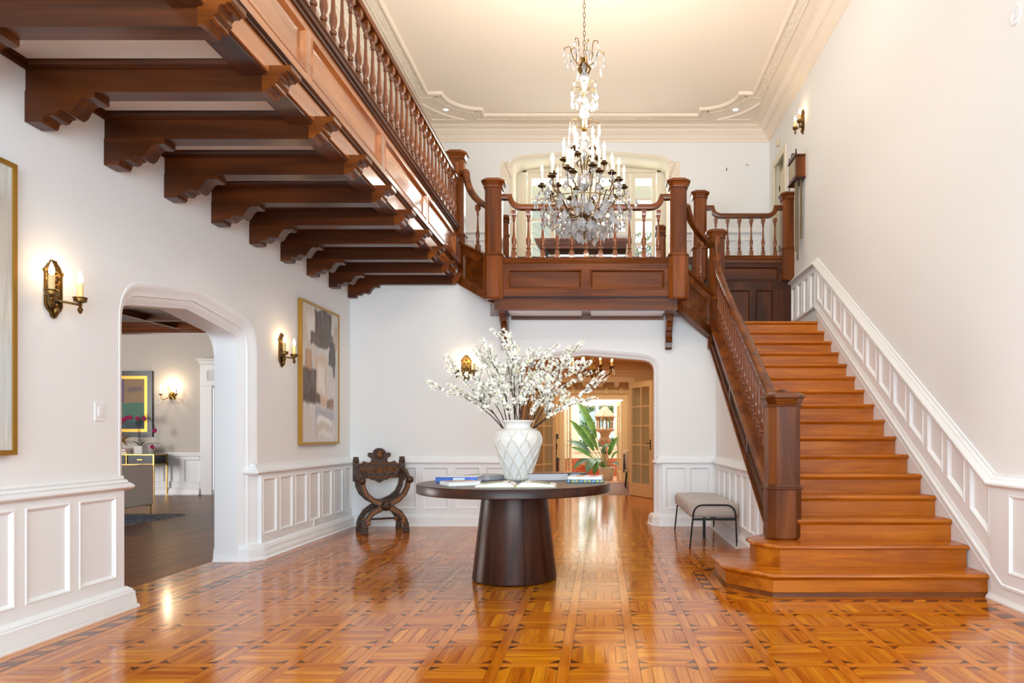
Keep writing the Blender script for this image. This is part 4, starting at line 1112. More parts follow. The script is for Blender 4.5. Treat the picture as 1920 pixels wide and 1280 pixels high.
# ------------------------------------------------------------------ carved folding armchair
ch = thing('carved_armchair', 'dark carved wooden X-frame armchair with round crest in the left corner', 'chair', (-2.74, 8.83, 0), math.radians(28))
def ribbon(pts, w, th, y0):
    """flat curved bar in the local XZ plane, th thick along y"""
    mb = MB(); P = [V((p[0], 0, p[1])) for p in pts]; n = len(P); R = []
    ww = w if isinstance(w, (list, tuple)) else [w]*n
    for i in range(n):
        tt = (P[min(i+1, n-1)]-P[max(i-1, 0)]).normalized(); nn = V((-tt.z, 0, tt.x))*ww[i]/2
        a, b = P[i]+nn, P[i]-nn
        R.append([(a.x, y0, a.z), (a.x, y0+th, a.z), (b.x, y0+th, b.z), (b.x, y0, b.z)])
    mb.rings(R, True, True, True); return mb
def legcurve(s):
    up = curve((-s*.02, .40), (-s*.02, .40), (-s*.02, .40), 1)
    # from foot (side s) up through the crossing to the arm on the other side
    a = [(s*.245, .02), (s*.245, .10), (s*.225, .16), (s*.17, .245), (s*.10, .29), (s*.03, .325)]
    b = [(-s*.06, .365), (-s*.15, .41), (-s*.225, .48), (-s*.262, .56), (-s*.275, .645)]
    return a+b
for y0, m in ((-.235, CARVEH), (.175, CARVEW)):
    for s in (-1, 1):
        pts = legcurve(s); w = [.06, .065, .062, .065, .075, .08, .075, .066, .06, .055, .05]
        yy0 = y0+(.0 if s > 0 else .004)
        ribbon(pts, w, .052, yy0).build('curved_leg', CARVEW, ch, local=True, smooth=40, recalc=True)
        if y0 < 0:
            ribbon(pts[2:], [x*.55 for x in w[2:]], .006, yy0-.004).build('gilt_inlay', CARVEH, ch, local=True, smooth=40, recalc=True)
        mb = MB(); mb.box(s*.245-.038, s*.245+.038, y0-.008, y0+.06, 0, .05); mb.box(s*.245-.034, s*.245+.034, y0-.004, y0+.056, .05, .09); mb.build('paw_foot', CARVEW, ch, local=True, smooth=0, bevel=.006)
        mb = MB(); mb.lathe([(.001, -.012), (.026, -.01), (.03, 0), (.026, .01), (.012, .012), (.01, .016), (.001, .018)], (0, 0), 14, False); mb.xf(Matrix.Translation((s*.205, y0-.004, .135)) @ Matrix.Rotation(PI/2, 4, 'X')); mb.build('scroll_boss', CARVEH, ch, local=True)
mb = MB(); mb.sphere((0, -.245, .345), .06, 12, 8, 1.1); mb.box(-.012, .012, -.318, -.29, .32, .36); mb.box(-.035, -.012, -.305, -.285, .36, .37); mb.box(.012, .035, -.305, -.285, .36, .37); mb.build('carved_mask', CARVEW, ch, local=True, smooth=50)
for s in (-1, 1):
    mb = MB(); R = []
    for y, z, r in ((-.27, .655, .034), (-.25, .655, .042), (-.22, .66, .038), (-.12, .685, .045), (0, .73, .052), (.08, .74, .056), (.17, .745, .05), (.235, .75, .046)):
        R.append([(s*.285+r*.72*math.cos(2*PI*k/10), y, z+r*math.sin(2*PI*k/10)) for k in range(10)])
    mb.rings(R, True, True, True); mb.build('armrest', CARVEW, ch, local=True, smooth=60, recalc=True)
    mb = MB(); mb.sphere((s*.285, -.255, .655), .047, 12, 8); mb.build('arm_scroll', CARVEW, ch, local=True)
    mb = MB(); mb.box(s*.285-.035, s*.285+.035, .165, .235, .62, .90); mb.box(s*.285-.03, s*.285+.03, .16, .24, .90, .93); mb.build('back_post', CARVEW, ch, local=True, smooth=0, bevel=.01)
    mb = MB(); mb.sphere((s*.285, .19, .885), .036, 10, 8, 1.3); mb.build('carved_head', CARVEW, ch, local=True)
for k in range(5):
    y = -.20+.095*k
    mb = MB(); c_ = [(-.215, .465), (-.12, .40), (0, .385), (.12, .40), (.215, .465)]
    R = [[(x, y, z), (x, y+.088, z), (x, y+.088, z-.018), (x, y, z-.018)] for x, z in c_]
    mb.rings(R, True, True, True); mb.build('seat_slat', LEATHD, ch, local=True, smooth=50, recalc=True)
for y in (-.2, .2):
    pass
mb = MB(); mb.box(-.23, .23, .19, .215, .125, .15); mb.build('stretcher', CARVEW, ch, local=True, smooth=0)
for s in (-1, 1):
    mb = MB(); mb.box(s*.245-.014, s*.245+.014, -.2, .2, .12, .15); mb.build('stretcher', CARVEW, ch, local=True, smooth=0)
# back board: panel with carved crest
outl = [(-.25, .655), (-.12, .655), (-.10, .635), (-.06, .63), (0, .595), (.06, .63), (.10, .635), (.12, .655), (.25, .655), (.25, .835), (.21, .85), (.195, .878), (.165, .865), (.12, .855), (.10, .875), (.10, .91), (.135, .93), (.145, .965), (.12, .985), (.085, .975), (.07, 1.01), (.035, 1.035), (0, 1.04)]
outl += [(-x, z) for x, z in outl[9:-1][::-1]]
mb = MB(); mb.prism([(x, .185, z) for x, z in outl], (0, .032, 0)); mb.build('back_board', CARVEW, ch, local=True, smooth=0)
mb = MB()
for s in (-1, 1):
    mb.tube([(s*.235, .183, .84), (0, .183, .842)], .007, 5); mb.tube([(s*.235, .183, .668), (0, .183, .67)], .007, 5)
    for cx_, cz, r0 in ((.10, .755, .05), (.19, .752, .042)):
        mb.tube([(s*(cx_+r0*(1-i/26)*math.cos(i*.5)), .182, cz+r0*(1-i/26)*math.sin(i*.5)) for i in range(22)], .008, 5)
for k in range(8):
    a = 2*PI*k/8; mb.tube([(0, .182, .755), (.045*math.cos(a), .18, .755+.045*math.sin(a))], [.008, .013], 5)
mb.build('carved_scrollwork', CARVEH, ch, local=True, smooth=60, kind='stuff')
mb = MB(); mb.tube([(.052*math.cos(2*PI*k/20), .183, .955+.055*math.sin(2*PI*k/20)) for k in range(21)], .01, 6); mb.build('medallion_ring', CARVEW, ch, local=True)
mb = MB(); mb.sphere((0, .175, .955), .034, 12, 8, 1.25); mb.sphere((0, .165, .985), .028, 10, 6, .7); mb.box(-.006, .006, .133, .15, .944, .962); mb.build('medallion_head', CARVEH, ch, local=True, smooth=60)
# ------------------------------------------------------------------ bench
BX, BY = 1.195, 8.24
be = thing('upholstered_bench', 'taupe channel-tufted bench with black metal legs against the wall under the stairs', 'bench', (BX, BY, 0))
w2, l2, z0, z1 = .27, .74, .325, .475
mb = MB(); R = []; rad = .045
pro = []
for cx_, cz, a0 in ((-w2+rad, z0+rad, PI), (w2-rad, z0+rad, 1.5*PI), (w2-rad, z1-rad, 0), (-w2+rad, z1-rad, .5*PI)):
    rr_ = rad*.5 if cz < .4 else rad
    pro += [(cx_+(rad if cz > .4 else rad)*math.cos(a0+k*PI/8), cz+rad*math.sin(a0+k*PI/8)) for k in range(5)]
nch = 13
for k in range(nch*6+1):
    y = -l2+2*l2*k/(nch*6); ph = (k % 6)/6
    dip = 1-.10*(abs(math.cos(PI*ph))**6); e = min(k, nch*6-k)
    if e < 3: dip *= (.80, .92, .975)[e]
    R.append([(BX+x*(dip if True else 1), BY+y, (z0+z1)/2+(z-(z0+z1)/2)*dip) for x, z in pro])
mb.rings(R, True, True, True); mb.build('cushion', TAUPE, be, smooth=60, recalc=True)
for y in (-.755, .755):
    P = [(BX-.262, BY+y*1.02, 0), (BX-.225, BY+y, .36)]+curve((BX-.222, BY+y, .38), (BX-.20, BY+y, .462), (BX-.12, BY+y, .462), 5)+curve((BX+.12, BY+y, .462), (BX+.20, BY+y, .462), (BX+.222, BY+y, .38), 5)+[(BX+.225, BY+y, .36), (BX+.236, BY+y*1.02, 0)]
    mb = MB(); mb.tube(P, .009, 8); mb.build('hoop_leg', BLACKM, be)
    mb = MB(); mb.box(BX-.22, BX+.22, BY+y-.012, BY+y+.012, .30, .325); mb.build('cross_bar', BLACKM, be, smooth=0)
mb = MB(); mb.box(BX-.015, BX+.015, BY-.02, BY+.02, 0, .325); mb.build('centre_leg', BLACKM, be, smooth=0)
mb = MB(); mb.box(BX-.02, BX+.02, BY-.75, BY+.75, .305, .325); mb.build('seat_rail', BLACKM, be, smooth=0)
# ------------------------------------------------------------------ wall sconces
def sconce(name, label, o, U, N, group='brass candle sconces'):
    """o: centre of the back plate on the wall; built in a local frame x = along wall, y = out of wall (-y), z up"""
    t = thing(name, label, 'wall lamp', tuple(o), 0, group)
    M = Matrix(((U[0], -N[0], 0, 0), (U[1], -N[1], 0, 0), (0, 0, 1, 0), (0, 0, 0, 1)))
    def b(mb, nm, m, par=None, **k):
        mb.xf(M); return mb.build(nm, m, par or t, local=True, **k)
    out = [(-.02, .178), (.02, .178), (.024, .165), (.045, .148), (.062, .12), (.072, .118), (.076, .105), (.068, .098), (.066, .09), (.066, -.10), (.05, -.125), (.03, -.14), (.018, -.165), (0, -.175)]
    out = out+[(-x, z) for x, z in out[::-1] if x > .0]
    mb = MB(); mb.prism([(x, 0, z) for x, z in out], (0, -.014, 0)); b(mb, 'back_plate', BRONZE, smooth=0)
    mb = MB()
    inn = [(x*.78, z*.9-.002) for x, z in out]
    mb.tube([(x, -.015, z) for x, z in inn]+[(inn[0][0], -.015, inn[0][1])], .005, 5)
    for s in (-1, 1):
        for cz in (.06, -.01, -.08):
            mb.tube([(s*.018+s*.016*(1-i/18)*math.cos(i*.55), -.018, cz+.024*(1-i/18)*math.sin(i*.55)) for i in range(15)], .0055, 5)
    mb.sphere((0, -.018, .11), .015, 8, 6); mb.sphere((0, -.018, .025), .012, 8, 6)
    b(mb, 'plate_relief', BRONZED, smooth=60, kind='stuff')
    mb = MB(); mb.lathe([(.001, -.16), (.012, -.15), (.018, -.135), (.02, -.12), (.012, -.105), (.016, -.095), (.008, -.085), (.001, -.08)], (0, -.022), 10, False); b(mb, 'acorn_boss', BRONZE)
    for s in (-1, 1):
        x, y = s*.115, -.085
        mb = MB(); mb.tube(curve((0, -.014, -.062), (s*.06, -.10, -.075), (x, y, -.072), 8), .0075, 6); b(mb, 'arm', BRONZE)
        mb = MB(); mb.lathe([(.001, -.128), (.008, -.122), (.013, -.11), (.016, -.1), (.012, -.09), (.006, -.085), (.01, -.078), (.012, -.07), (.008, -.062), (.03, -.054), (.036, -.05), (.037, -.032), (.042, -.027), (.04, -.024), (.034, -.03), (.03, -.045), (.001, -.046)], (x, y), 16, False); cup = b(mb, 'candle_cup', BRONZE)
        mb = MB(); mb.lathe([(.016, -.046), (.0165, .062), (.015, .064), (.001, .064)], (x, y), 14, False); cd = b(mb, 'candle_sleeve', IVORY)
        mb = MB(); mb.lathe([(.008, .063), (.0155, .078), (.0165, .09), (.014, .108), (.008, .125), (.003, .14), (.0005, .145)], (x, y), 12, True); b(mb, 'bulb', BULB)
    return t
def lamp_light(o, N, power):
    point('sconce_glow', tuple(V(o)+V(N)*.11+V((0, 0, .10))), power, (1, .70, .40), .035)
S = [('wall_sconce', 'brass two-candle sconce between the left-hand painting and the parlour arch', (XL, 4.31, 2.087), (0, 1, 0), (1, 0, 0)),
     ('wall_sconce', 'brass two-candle sconce just left of the tall brown and white painting', (XL, 7.39, 2.087), (0, 1, 0), (1, 0, 0)),
     ('wall_sconce', 'brass two-candle sconce on the back wall behind the blossom branches', (-1.80, YB, 2.087), (1, 0, 0), (0, -1, 0)),
     ('wall_sconce', 'brass two-candle sconce high on the right wall above the brown doorbell case', (XR, 10.16, 5.70), (0, 1, 0), (-1, 0, 0))]
for nm, lb, o, U, N in S:
    sconce(nm, lb, V(o), U, N); lamp_light(o, N, 1.15)
# ------------------------------------------------------------------ paintings
def paint_mat(name, bands, base, scale=1.0):
    """abstract brushwork from warped box masks: bands = [(u0,u1,v0,v1,rgb,soft)] in 0..1 of the canvas"""
    m, n, l, b = newmat(name)
    tc = n.new('ShaderNodeTexCoord'); nz_ = n.new('ShaderNodeTexNoise'); nz_.inputs['Scale'].default_value = 3.2; nz_.inputs['Detail'].default_value = 5
    l.new(tc.outputs['UV'], nz_.inputs['Vector'])
    sub = n.new('ShaderNodeVectorMath'); sub.operation = 'SUBTRACT'; sub.inputs[1].default_value = (.5, .5, .5); l.new(nz_.outputs['Color'], sub.inputs[0])
    sc = n.new('ShaderNodeVectorMath'); sc.operation = 'SCALE'; sc.inputs['Scale'].default_value = .26*scale; l.new(sub.outputs[0], sc.inputs[0])
    ad = n.new('ShaderNodeVectorMath'); ad.operation = 'ADD'; l.new(tc.outputs['UV'], ad.inputs[0]); l.new(sc.outputs[0], ad.inputs[1])
    sep = n.new('ShaderNodeSeparateXYZ'); l.new(ad.outputs[0], sep.inputs[0])
    st = n.new('ShaderNodeTexNoise'); st.inputs['Detail'].default_value = 6
    mp = n.new('ShaderNodeMapping'); mp.inputs['Scale'].default_value = (26, 3, 1); l.new(tc.outputs['UV'], mp.inputs['Vector']); l.new(mp.outputs[0], st.inputs['Vector']); st.inputs['Scale'].default_value = 1.6
    col = None
    base_rgb = n.new('ShaderNodeValToRGB'); base_rgb.color_ramp.elements[0].position = .35; base_rgb.color_ramp.elements[1].position = .65
    base_rgb.color_ramp.elements[0].color = lin(*[c*.86 for c in base]); base_rgb.color_ramp.elements[1].color = lin(*base)
    l.new(st.outputs['Fac'], base_rgb.inputs['Fac']); col = base_rgb.outputs['Color']
    def edge(sock, lim, sgn, soft):
        mr = n.new('ShaderNodeMapRange'); mr.interpolation_type = 'SMOOTHSTEP'
        mr.inputs['From Min'].default_value = lim-soft; mr.inputs['From Max'].default_value = lim+soft
        mr.inputs['To Min'].default_value = 0 if sgn > 0 else 1; mr.inputs['To Max'].default_value = 1 if sgn > 0 else 0
        l.new(sock, mr.inputs['Value']); return mr.outputs[0]
    for u0, u1, v0, v1, rgb, soft, op in bands:
        f = None
        for sock, lim, sg in ((sep.outputs[0], u0, 1), (sep.outputs[0], u1, -1), (sep.outputs[1], v0, 1), (sep.outputs[1], v1, -1)):
            e = edge(sock, lim, sg, soft)
            if f is None: f = e
            else:
                mm = n.new('ShaderNodeMath'); mm.operation = 'MULTIPLY'; l.new(f, mm.inputs[0]); l.new(e, mm.inputs[1]); f = mm.outputs[0]
        mo = n.new('ShaderNodeMath'); mo.operation = 'MULTIPLY'; l.new(f, mo.inputs[0])
        ma = n.new('ShaderNodeMapRange'); ma.inputs['From Min'].default_value = .3; ma.inputs['From Max'].default_value = .6; ma.inputs['To Min'].default_value = op*.75; ma.inputs['To Max'].default_value = op
        l.new(st.outputs['Fac'], ma.inputs['Value']); l.new(ma.outputs[0], mo.inputs[1])
        mx = n.new('ShaderNodeMix'); mx.data_type = 'RGBA'; l.new(mo.outputs[0], mx.inputs[0]); l.new(col, mx.inputs[6]); mx.inputs[7].default_value = lin(*rgb); col = mx.outputs[2]
    l.new(col, b.inputs['Base Color']); b.inputs['Roughness'].default_value = .55
    return m
def painting(name, label, fr, u0, u1, z0, z1, m, frame_m, fw, fd, inner=None):
    c = fr((u0+u1)/2, (z0+z1)/2)
    t = thing(name, label, 'painting', tuple(c))
    mb = MB()
    mb.add([fr(u0+fw, z0+fw, fd*.8), fr(u1-fw, z0+fw, fd*.8), fr(u1-fw, z1-fw, fd*.8), fr(u0+fw, z1-fw, fd*.8)], [(0, 1, 2, 3)])
    o = mb.build('canvas', m, t, smooth=0)
    uv = o.data.uv_layers.new(name='UVMap')
    for i, c_ in enumerate(((0, 0), (1, 0), (1, 1), (0, 1))): uv.data[i].uv = c_
    mb = MB()
    for a, b, c0, d in ((u0, u1, z0, z0+fw), (u0, u1, z1-fw, z1), (u0, u0+fw, z0+fw, z1-fw), (u1-fw, u1, z0+fw, z1-fw)):
        fr.poly(mb, [(a, c0), (b, c0), (b, d), (a, d)], 0.002, fd)
    mb.build('frame', frame_m, t, smooth=0)
    if inner:
        g_, im = inner; mb = MB(); a0, a1, b0, b1 = u0+fw, u1-fw, z0+fw, z1-fw
        for a, b, c0, d in ((a0, a1, b0, b0+g_), (a0, a1, b1-g_, b1), (a0, a0+g_, b0+g_, b1-g_), (a1-g_, a1, b0+g_, b1-g_)):
            fr.poly(mb, [(a, c0), (b, c0), (b, d), (a, d)], fd*.78, fd*.9)
        mb.build('frame_slip', im, t, smooth=0)
    return t
W_, BRN, TAN, GRY, BLG = (232, 228, 224), (96, 82, 74), (204, 170, 128), (150, 146, 146), (176, 182, 196)
A2 = paint_mat('abstract_canvas', [
    (.05, .40, .70, .99, (214, 190, 150), .05, .6), (.13, .36, .74, .95, (236, 232, 228), .04, .9), (.33, .78, .80, 1.0, BRN, .015, 1), (.20, .85, .725, .82, (100, 88, 80), .015, 1), (.72, .92, .58, .76, (84, 78, 80), .015, 1), (.82, .90, .50, .62, (84, 80, 84), .015, .95),
    (.88, .98, .70, .93, (190, 170, 140), .02, .7), (.30, .66, .30, .66, (212, 180, 140), .05, .75), (.38, .62, .36, .60, (238, 234, 230), .05, .9), (.07, .24, .50, .68, (170, 118, 82), .02, .9), (.10, .20, .55, .68, (206, 170, 130), .02, .7),
    (-.1, .34, .30, .54, (88, 72, 62), .015, 1), (.0, .47, .275, .345, (92, 72, 58), .015, 1), (.50, .62, .27, .34, (214, 180, 148), .02, .9), (.66, .86, .26, .325, (150, 116, 92), .015, 1), (.34, .88, .18, .25, (168, 172, 182), .03, .8),
    (.40, .80, .145, .185, (244, 242, 240), .015, 1), (.36, .70, .07, .13, (206, 188, 160), .03, .6), (.45, .85, .03, .09, (240, 238, 236), .03, .8), (.05, .2, .05, .22, (214, 204, 188), .04, .6), (.90, 1.0, .1, .6, (204, 208, 218), .04, .6)], W_, .6)
A1 = paint_mat('pale_canvas', [(.55, 1.1, .55, .93, (196, 184, 168), .08, .7), (.72, .9, .80, .92, (120, 96, 80), .06, .75), (.1, .6, .3, .8, (120, 104, 92), .06, .7), (.6, 1.0, .35, .5, (214, 200, 170), .08, .5), (.5, 1.05, .1, .42, (206, 214, 218), .1, .6)], (228, 226, 218), 1.0)
painting('framed_painting', 'pale abstract painting in thin gold frame left of the first wall sconce', frL, 2.88, 4.0, 1.09, 2.73, A1, GOLD, .028, .045)
painting('framed_painting', 'tall brown and white abstract painting in a thin gold frame beside the corner', frL, 7.787, 8.91, 1.094, 2.716, A2, GOLD, .03, .047)
# ------------------------------------------------------------------ small wall fittings
t = thing('light_switch', 'white rocker light switch plate on the left wall beside the arch', 'switch', (XL, 4.71, 1.356))
mb = MB(); frL.poly(mb, [(4.665, 1.295), (4.755, 1.295), (4.755, 1.42), (4.665, 1.42)], 0, .007); mb.build('switch_plate', WHITEP, t, smooth=0, bevel=.002)
mb = MB(); frL.poly(mb, [(4.692, 1.325), (4.728, 1.325), (4.728, 1.39), (4.692, 1.39)], .007, .012); mb.build('rocker', WHITEP, t, smooth=0)
t = thing('wall_outlet', 'white power outlet low on the panelled left wall past the arch', 'outlet', (XL, 8.16, .185))
mb = MB(); frL.poly(mb, [(8.115, .155), (8.205, .155), (8.205, .235), (8.115, .235)], .015, .05); mb.build('outlet_plate', WHITEP, t, smooth=0, bevel=.002)
for z in (.178, .212):
    mb = MB(); frL.poly(mb, [(8.145, z-.011), (8.175, z-.011), (8.175, z+.011), (8.145, z+.011)], .05, .052); mb.build('socket', mat('socket_grey', (214, 212, 208), .5), t, smooth=0)
t = thing('wall_speaker', 'round white grille set high in the right wall near the photo edge', 'speaker', (XR, 4.945, 4.14))
mb = MB(); mb.lathe([(.001, .006), (.03, .006), (.05, .012), (.062, .01), (.066, 0)], (0, 0), 28, False); mb.xf(Matrix.Rotation(-PI/2, 4, 'Y')); mb.build('grille_ring', PLASTER, t, local=True)
mb = MB()
for k in range(4): mb.tube([(-.009, (.012+.011*k)*math.cos(2*PI*i/20), (.012+.011*k)*math.sin(2*PI*i/20)) for i in range(21)], .0018, 4)
mb.build('grille_rib', TRIM, t, local=True, kind='stuff')
t = thing('motion_sensor', 'small cream sensor box on the right wall above the upper door', 'sensor', (XR, 11.55, 5.98))
mb = MB(); frR.poly(mb, [(11.50, 5.92), (11.60, 5.92), (11.60, 6.04), (11.50, 6.04)], 0, .04); mb.build('sensor_case', mat('sensor_cream', (226, 210, 182), .5), t, smooth=0, bevel=.012)
mb = MB(); frR.poly(mb, [(11.52, 5.94), (11.58, 5.94), (11.58, 5.975), (11.52, 5.975)], .04, .046); mb.build('sensor_lens', WHITEP, t, smooth=0, bevel=.004)
p = pp(1401, 312, YU)
t = thing('thermostat', 'tiny white thermostat on the upper back wall right of the arch', 'thermostat', tuple(p))
mb = MB(); mb.box(p.x-.035, p.x+.035, YU-.018, YU, p.z-.05, p.z+.05); mb.build('thermostat_case', WHITEP, t, smooth=0, bevel=.004)
mb = MB(); mb.box(p.x-.022, p.x+.022, YU-.02, YU-.018, p.z+.005, p.z+.035); mb.build('display', mat('display_grey', (190, 186, 176), .4), t, smooth=0)
p = pp(1362, 317, YU)
t = thing('wall_hook', 'small dark picture hook on the upper back wall', 'hook', tuple(p))
mb = MB(); mb.tube([(p.x, YU, p.z+.02), (p.x, YU-.02, p.z), (p.x, YU-.025, p.z-.02), (p.x, YU-.012, p.z-.03)], .006, 5); mb.build('hook_wire', BRONZED, t)
# doorbell with hanging tubes
t = thing('doorbell_chime', 'brown wooden doorbell case with long hanging metal tubes on the right wall', 'doorbell', (XR, 10.25, 5.0))
mb = MB(); frR.poly(mb, [(10.06, 4.885), (10.44, 4.885), (10.44, 5.18), (10.06, 5.18)], 0, .135); mb.build('chime_case', MAH['z'], t, smooth=0, bevel=.004)
mb = MB(); frR.poly(mb, [(10.04, 5.18), (10.46, 5.18), (10.46, 5.2), (10.04, 5.2)], 0, .15); frR.poly(mb, [(10.04, 4.86), (10.46, 4.86), (10.46, 4.885), (10.04, 4.885)], 0, .15); mb.build('cornice_strip', MAHD['y'], t, smooth=0)
mb = MB(); frR.poly(mb, [(10.10, 5.2), (10.40, 5.2), (10.38, 5.235), (10.31, 5.24), (10.28, 5.28), (10.22, 5.28), (10.19, 5.24), (10.12, 5.235)], .12, .145); mb.build('crest', MAHD['y'], t, smooth=0)
mb = MB(); frR.poly(mb, [(10.12, 4.92), (10.38, 4.92), (10.38, 5.15), (10.12, 5.15)], .135, .139); mb.build('fret_panel', mat('fret_cloth', (176, 164, 140), .8), t, smooth=0)
for y, z in ((10.07, 5.2), (10.43, 5.2)):
    mb = MB(); mb.lathe([(.001, z+.09), (.006, z+.08), (.012, z+.06), (.008, z+.045), (.014, z+.03), (.01, z)][::-1], (XR-.13, y), 8, False); mb.build('finial', MAHD['z'], t)
for y, z in ((10.07, 4.80), (10.43, 4.80)):
    mb = MB(); mb.lathe([(.001, z), (.01, z+.02), (.006, z+.035), (.012, z+.06)], (XR-.13, y), 8, False); mb.build('drop_finial', MAHD['z'], t)
for k, (y, dx, zb) in enumerate(((10.12, .045, 4.02), (10.16, .085, 3.72), (10.22, .09, 3.86), (10.3, .05, 3.95))):
    mb = MB(); mb.tube([(XR-dx, y, 4.88), (XR-dx, y, zb)], .017, 10); mb.build('chime_tube', GREYM, t)
# ------------------------------------------------------------------ upper door in the right wall
t = struct(MB().box(XR-.001, XR+.12, DY0, DY0+.03, Z3, DZ).box(XR-.001, XR+.12, DY1-.03, DY1, Z3, DZ).box(XR-.001, XR+.12, DY0, DY1, DZ-.03, DZ).build('door_1', CREAM, smooth=0))
mb = MB(); mb.sweep([(XR, DY0, Z3), (XR, DY0, DZ), (XR, DY1, DZ), (XR, DY1, Z3)], [(0, 0), (0, .02), (.02, .026), (.05, .02), (.08, .026), (.1, .02), (.1, 0)], (-1, 0, 0)); mb.build('door_casing', CREAM, t, smooth=30)
mb = MB(); mb.box(XR+.10, XR+.14, DY0+.03, DY1-.03, Z3, DZ-.03); mb.build('door_leaf', mat('sage_cream_door', (206, 200, 166), .5), t, smooth=0)
for a, b in ((4.05, 4.75), (4.9, 5.6)):
    for c_, d in ((DY0+.12, DY0+.38), (DY0+.46, DY1-.12)):
        Fr((XR+.10, 0, 0), (0, 1, 0), (-1, 0, 0)).panel([(c_, a), (d, a), (d, b), (c_, b)], .012, .004, 'door_panel', CREAM, t, .03)
mb = MB()
for z in (4.3, 5.3): mb.box(XR+.085, XR+.10, DY1-.05, DY1-.03, z, z+.09)
mb.build('hinges', BRONZE, t, smooth=0, kind='stuff')
# ------------------------------------------------------------------ crystal chandelier
HX, HY = -.172, 7.0
K = HY/F
def hz(py): return EYE+(CY-py)*K
chn = thing('crystal_chandelier', 'large bronze chandelier of lit candles and cut crystal drops hanging before the balcony', 'chandelier', (HX, HY, hz(450)))
rc = random.Random(5)
# chain
lk = MB(); lk.tube([(.011*math.cos(a), 0, .026*math.sin(a)) for a in [2*PI*i/14 for i in range(15)]], .0032, 5)
lk = lk.build('chain_link', BRONZE, chn, local=True)
z = hz(98); k = 0; first = True
while z < ZC:
    if first: lk.location = (0, 0, z-hz(450)); first = False
    else: share(lk, 'chain_link', chn, (0, 0, z-hz(450)), (0, 0, PI/2*(k % 2)))
    k += 1; z += .046
mb = MB(); mb.lathe([(.001, ZC-.07), (.03, ZC-.06), (.05, ZC-.03), (.07, ZC-.005), (.07, ZC)], (HX, HY), 18, False); mb.build('ceiling_rose', BRONZE, chn)
mb = MB(); mb.tube([(HX, HY, hz(105)), (HX, HY, hz(440))], .006, 6); mb.build('centre_rod', BRONZED, chn)
def glass_stem(py0, py1, rs):
    mb = MB(); n = len(rs); mb.lathe([(r, hz(py1+(py0-py1)*i/(n-1))) for i, r in enumerate(rs)], (HX, HY), 14, True); mb.build('glass_stem', CRYST, chn, smooth=20)
glass_stem(120, 140, [.02, .032, .028, .014]); glass_stem(138, 156, [.012, .045, .05, .046, .012]); glass_stem(156, 172, [.018, .016, .034, .038]); glass_stem(192, 210, [.01, .022, .016, .01]); glass_stem(200, 222, [.012, .046, .05, .034, .02, .03]); glass_stem(222, 242, [.012, .03, .022, .012])
glass_stem(248, 300, [.02, .055, .035, .05, .03, .02]); glass_stem(320, 358, [.02, .06, .075, .05, .03]); glass_stem(366, 400, [.03, .05, .06, .045, .03])
for py, r in ((112, .03), (177, .02), (186, .026), (243, .03), (404, .06)):
    mb = MB(); mb.lathe([(r*.4, hz(py)-.022), (r, hz(py)-.01), (r*.7, hz(py)), (r, hz(py)+.01), (r*.5, hz(py)+.024)], (HX, HY), 14, True); mb.build('bronze_hub', BRONZE, chn)
mb = MB(); mb.lathe([(.002, hz(450)), (.01, hz(446)), (.006, hz(440)), (.012, hz(436)), (.028, hz(432)), (.03, hz(431)), (.006, hz(428))], (HX, HY), 14, True); mb.build('bottom_finial', BRONZE, chn)
# pendant types, local origin at the hook
def kite():
    mb = MB(); w, h, d = .030, .076, .011; z0 = -.012
    p = [(0, 0, z0), (w, 0, z0-h*.52), (0, 0, z0-h), (-w, 0, z0-h*.52), (0, d, z0-h*.52), (0, -d, z0-h*.52), (w*.25, 0, z0-.008), (-w*.25, 0, z0-.008)]
    mb.add(p, [(0, 6, 4), (6, 1, 4), (1, 2, 4), (2, 3, 4), (3, 7, 4), (7, 0, 4), (6, 0, 5), (1, 6, 5), (2, 1, 5), (3, 2, 5), (7, 3, 5), (0, 7, 5)]); mb.tube([(0, 0, 0), (0, 0, z0)], .0012, 3)
    mb.lathe([(.0005, 0), (.006, .006), (.0005, .012)], (0, 0), 6, False); return mb
def drop():
    mb = MB(); mb.lathe([(.0008, -.105), (.008, -.085), (.0105, -.072), (.007, -.04), (.003, -.018), (.0015, 0)], (0, 0), 6, False); mb.lathe([(.0005, 0), (.006, .006), (.0005, .012)], (0, 0), 6, False); return mb
def rosette():
    mb = MB(); n = 10; r1, r2 = .026, .017
    ring = [((r1 if i % 2 == 0 else r2)*math.cos(PI*i/n), 0, (r1 if i % 2 == 0 else r2)*math.sin(PI*i/n)-.028) for i in range(2*n)]
    c = [(0, -.011, -.028), (0, .011, -.028)]
    mb.add(ring+c, [(i, (i+1) % (2*n), 2*n) for i in range(2*n)]+[((i+1) % (2*n), i, 2*n+1) for i in range(2*n)]); return mb
PROT = {}
def pend(kind, a, r, z, s=1.0, rz=None):
    loc = (r*math.cos(a), r*math.sin(a), z-hz(450)); rot = (rc.uniform(-.12, .12), rc.uniform(-.12, .12), a+PI/2+rc.uniform(-.5, .5) if rz is None else rz)
    if kind not in PROT:
        PROT[kind] = {'kite': kite, 'drop': drop, 'rosette': rosette}[kind]().build('crystal_'+kind, CRYST, chn, local=True, smooth=0); o = PROT[kind]
        o.location = loc; o.rotation_euler = rot; o.scale = (s, s, s)
    else: share(PROT[kind], 'crystal_'+kind, chn, loc, rot, (s, s, s))
def arm(a, pts, r, m=BRONZE, nm='arm'):
    mb = MB(); mb.tube([(HX+p[0]*math.cos(a), HY+p[0]*math.sin(a), p[1]) for p in pts], r, 6); return mb.build(nm, m, chn, smooth=60)
def cv(p0, p1, p2, n=7):
    return [(c[0], c[1]) for c in curve((p0[0], p0[1], 0), (p1[0], p1[1], 0), (p2[0], p2[1], 0), n)]
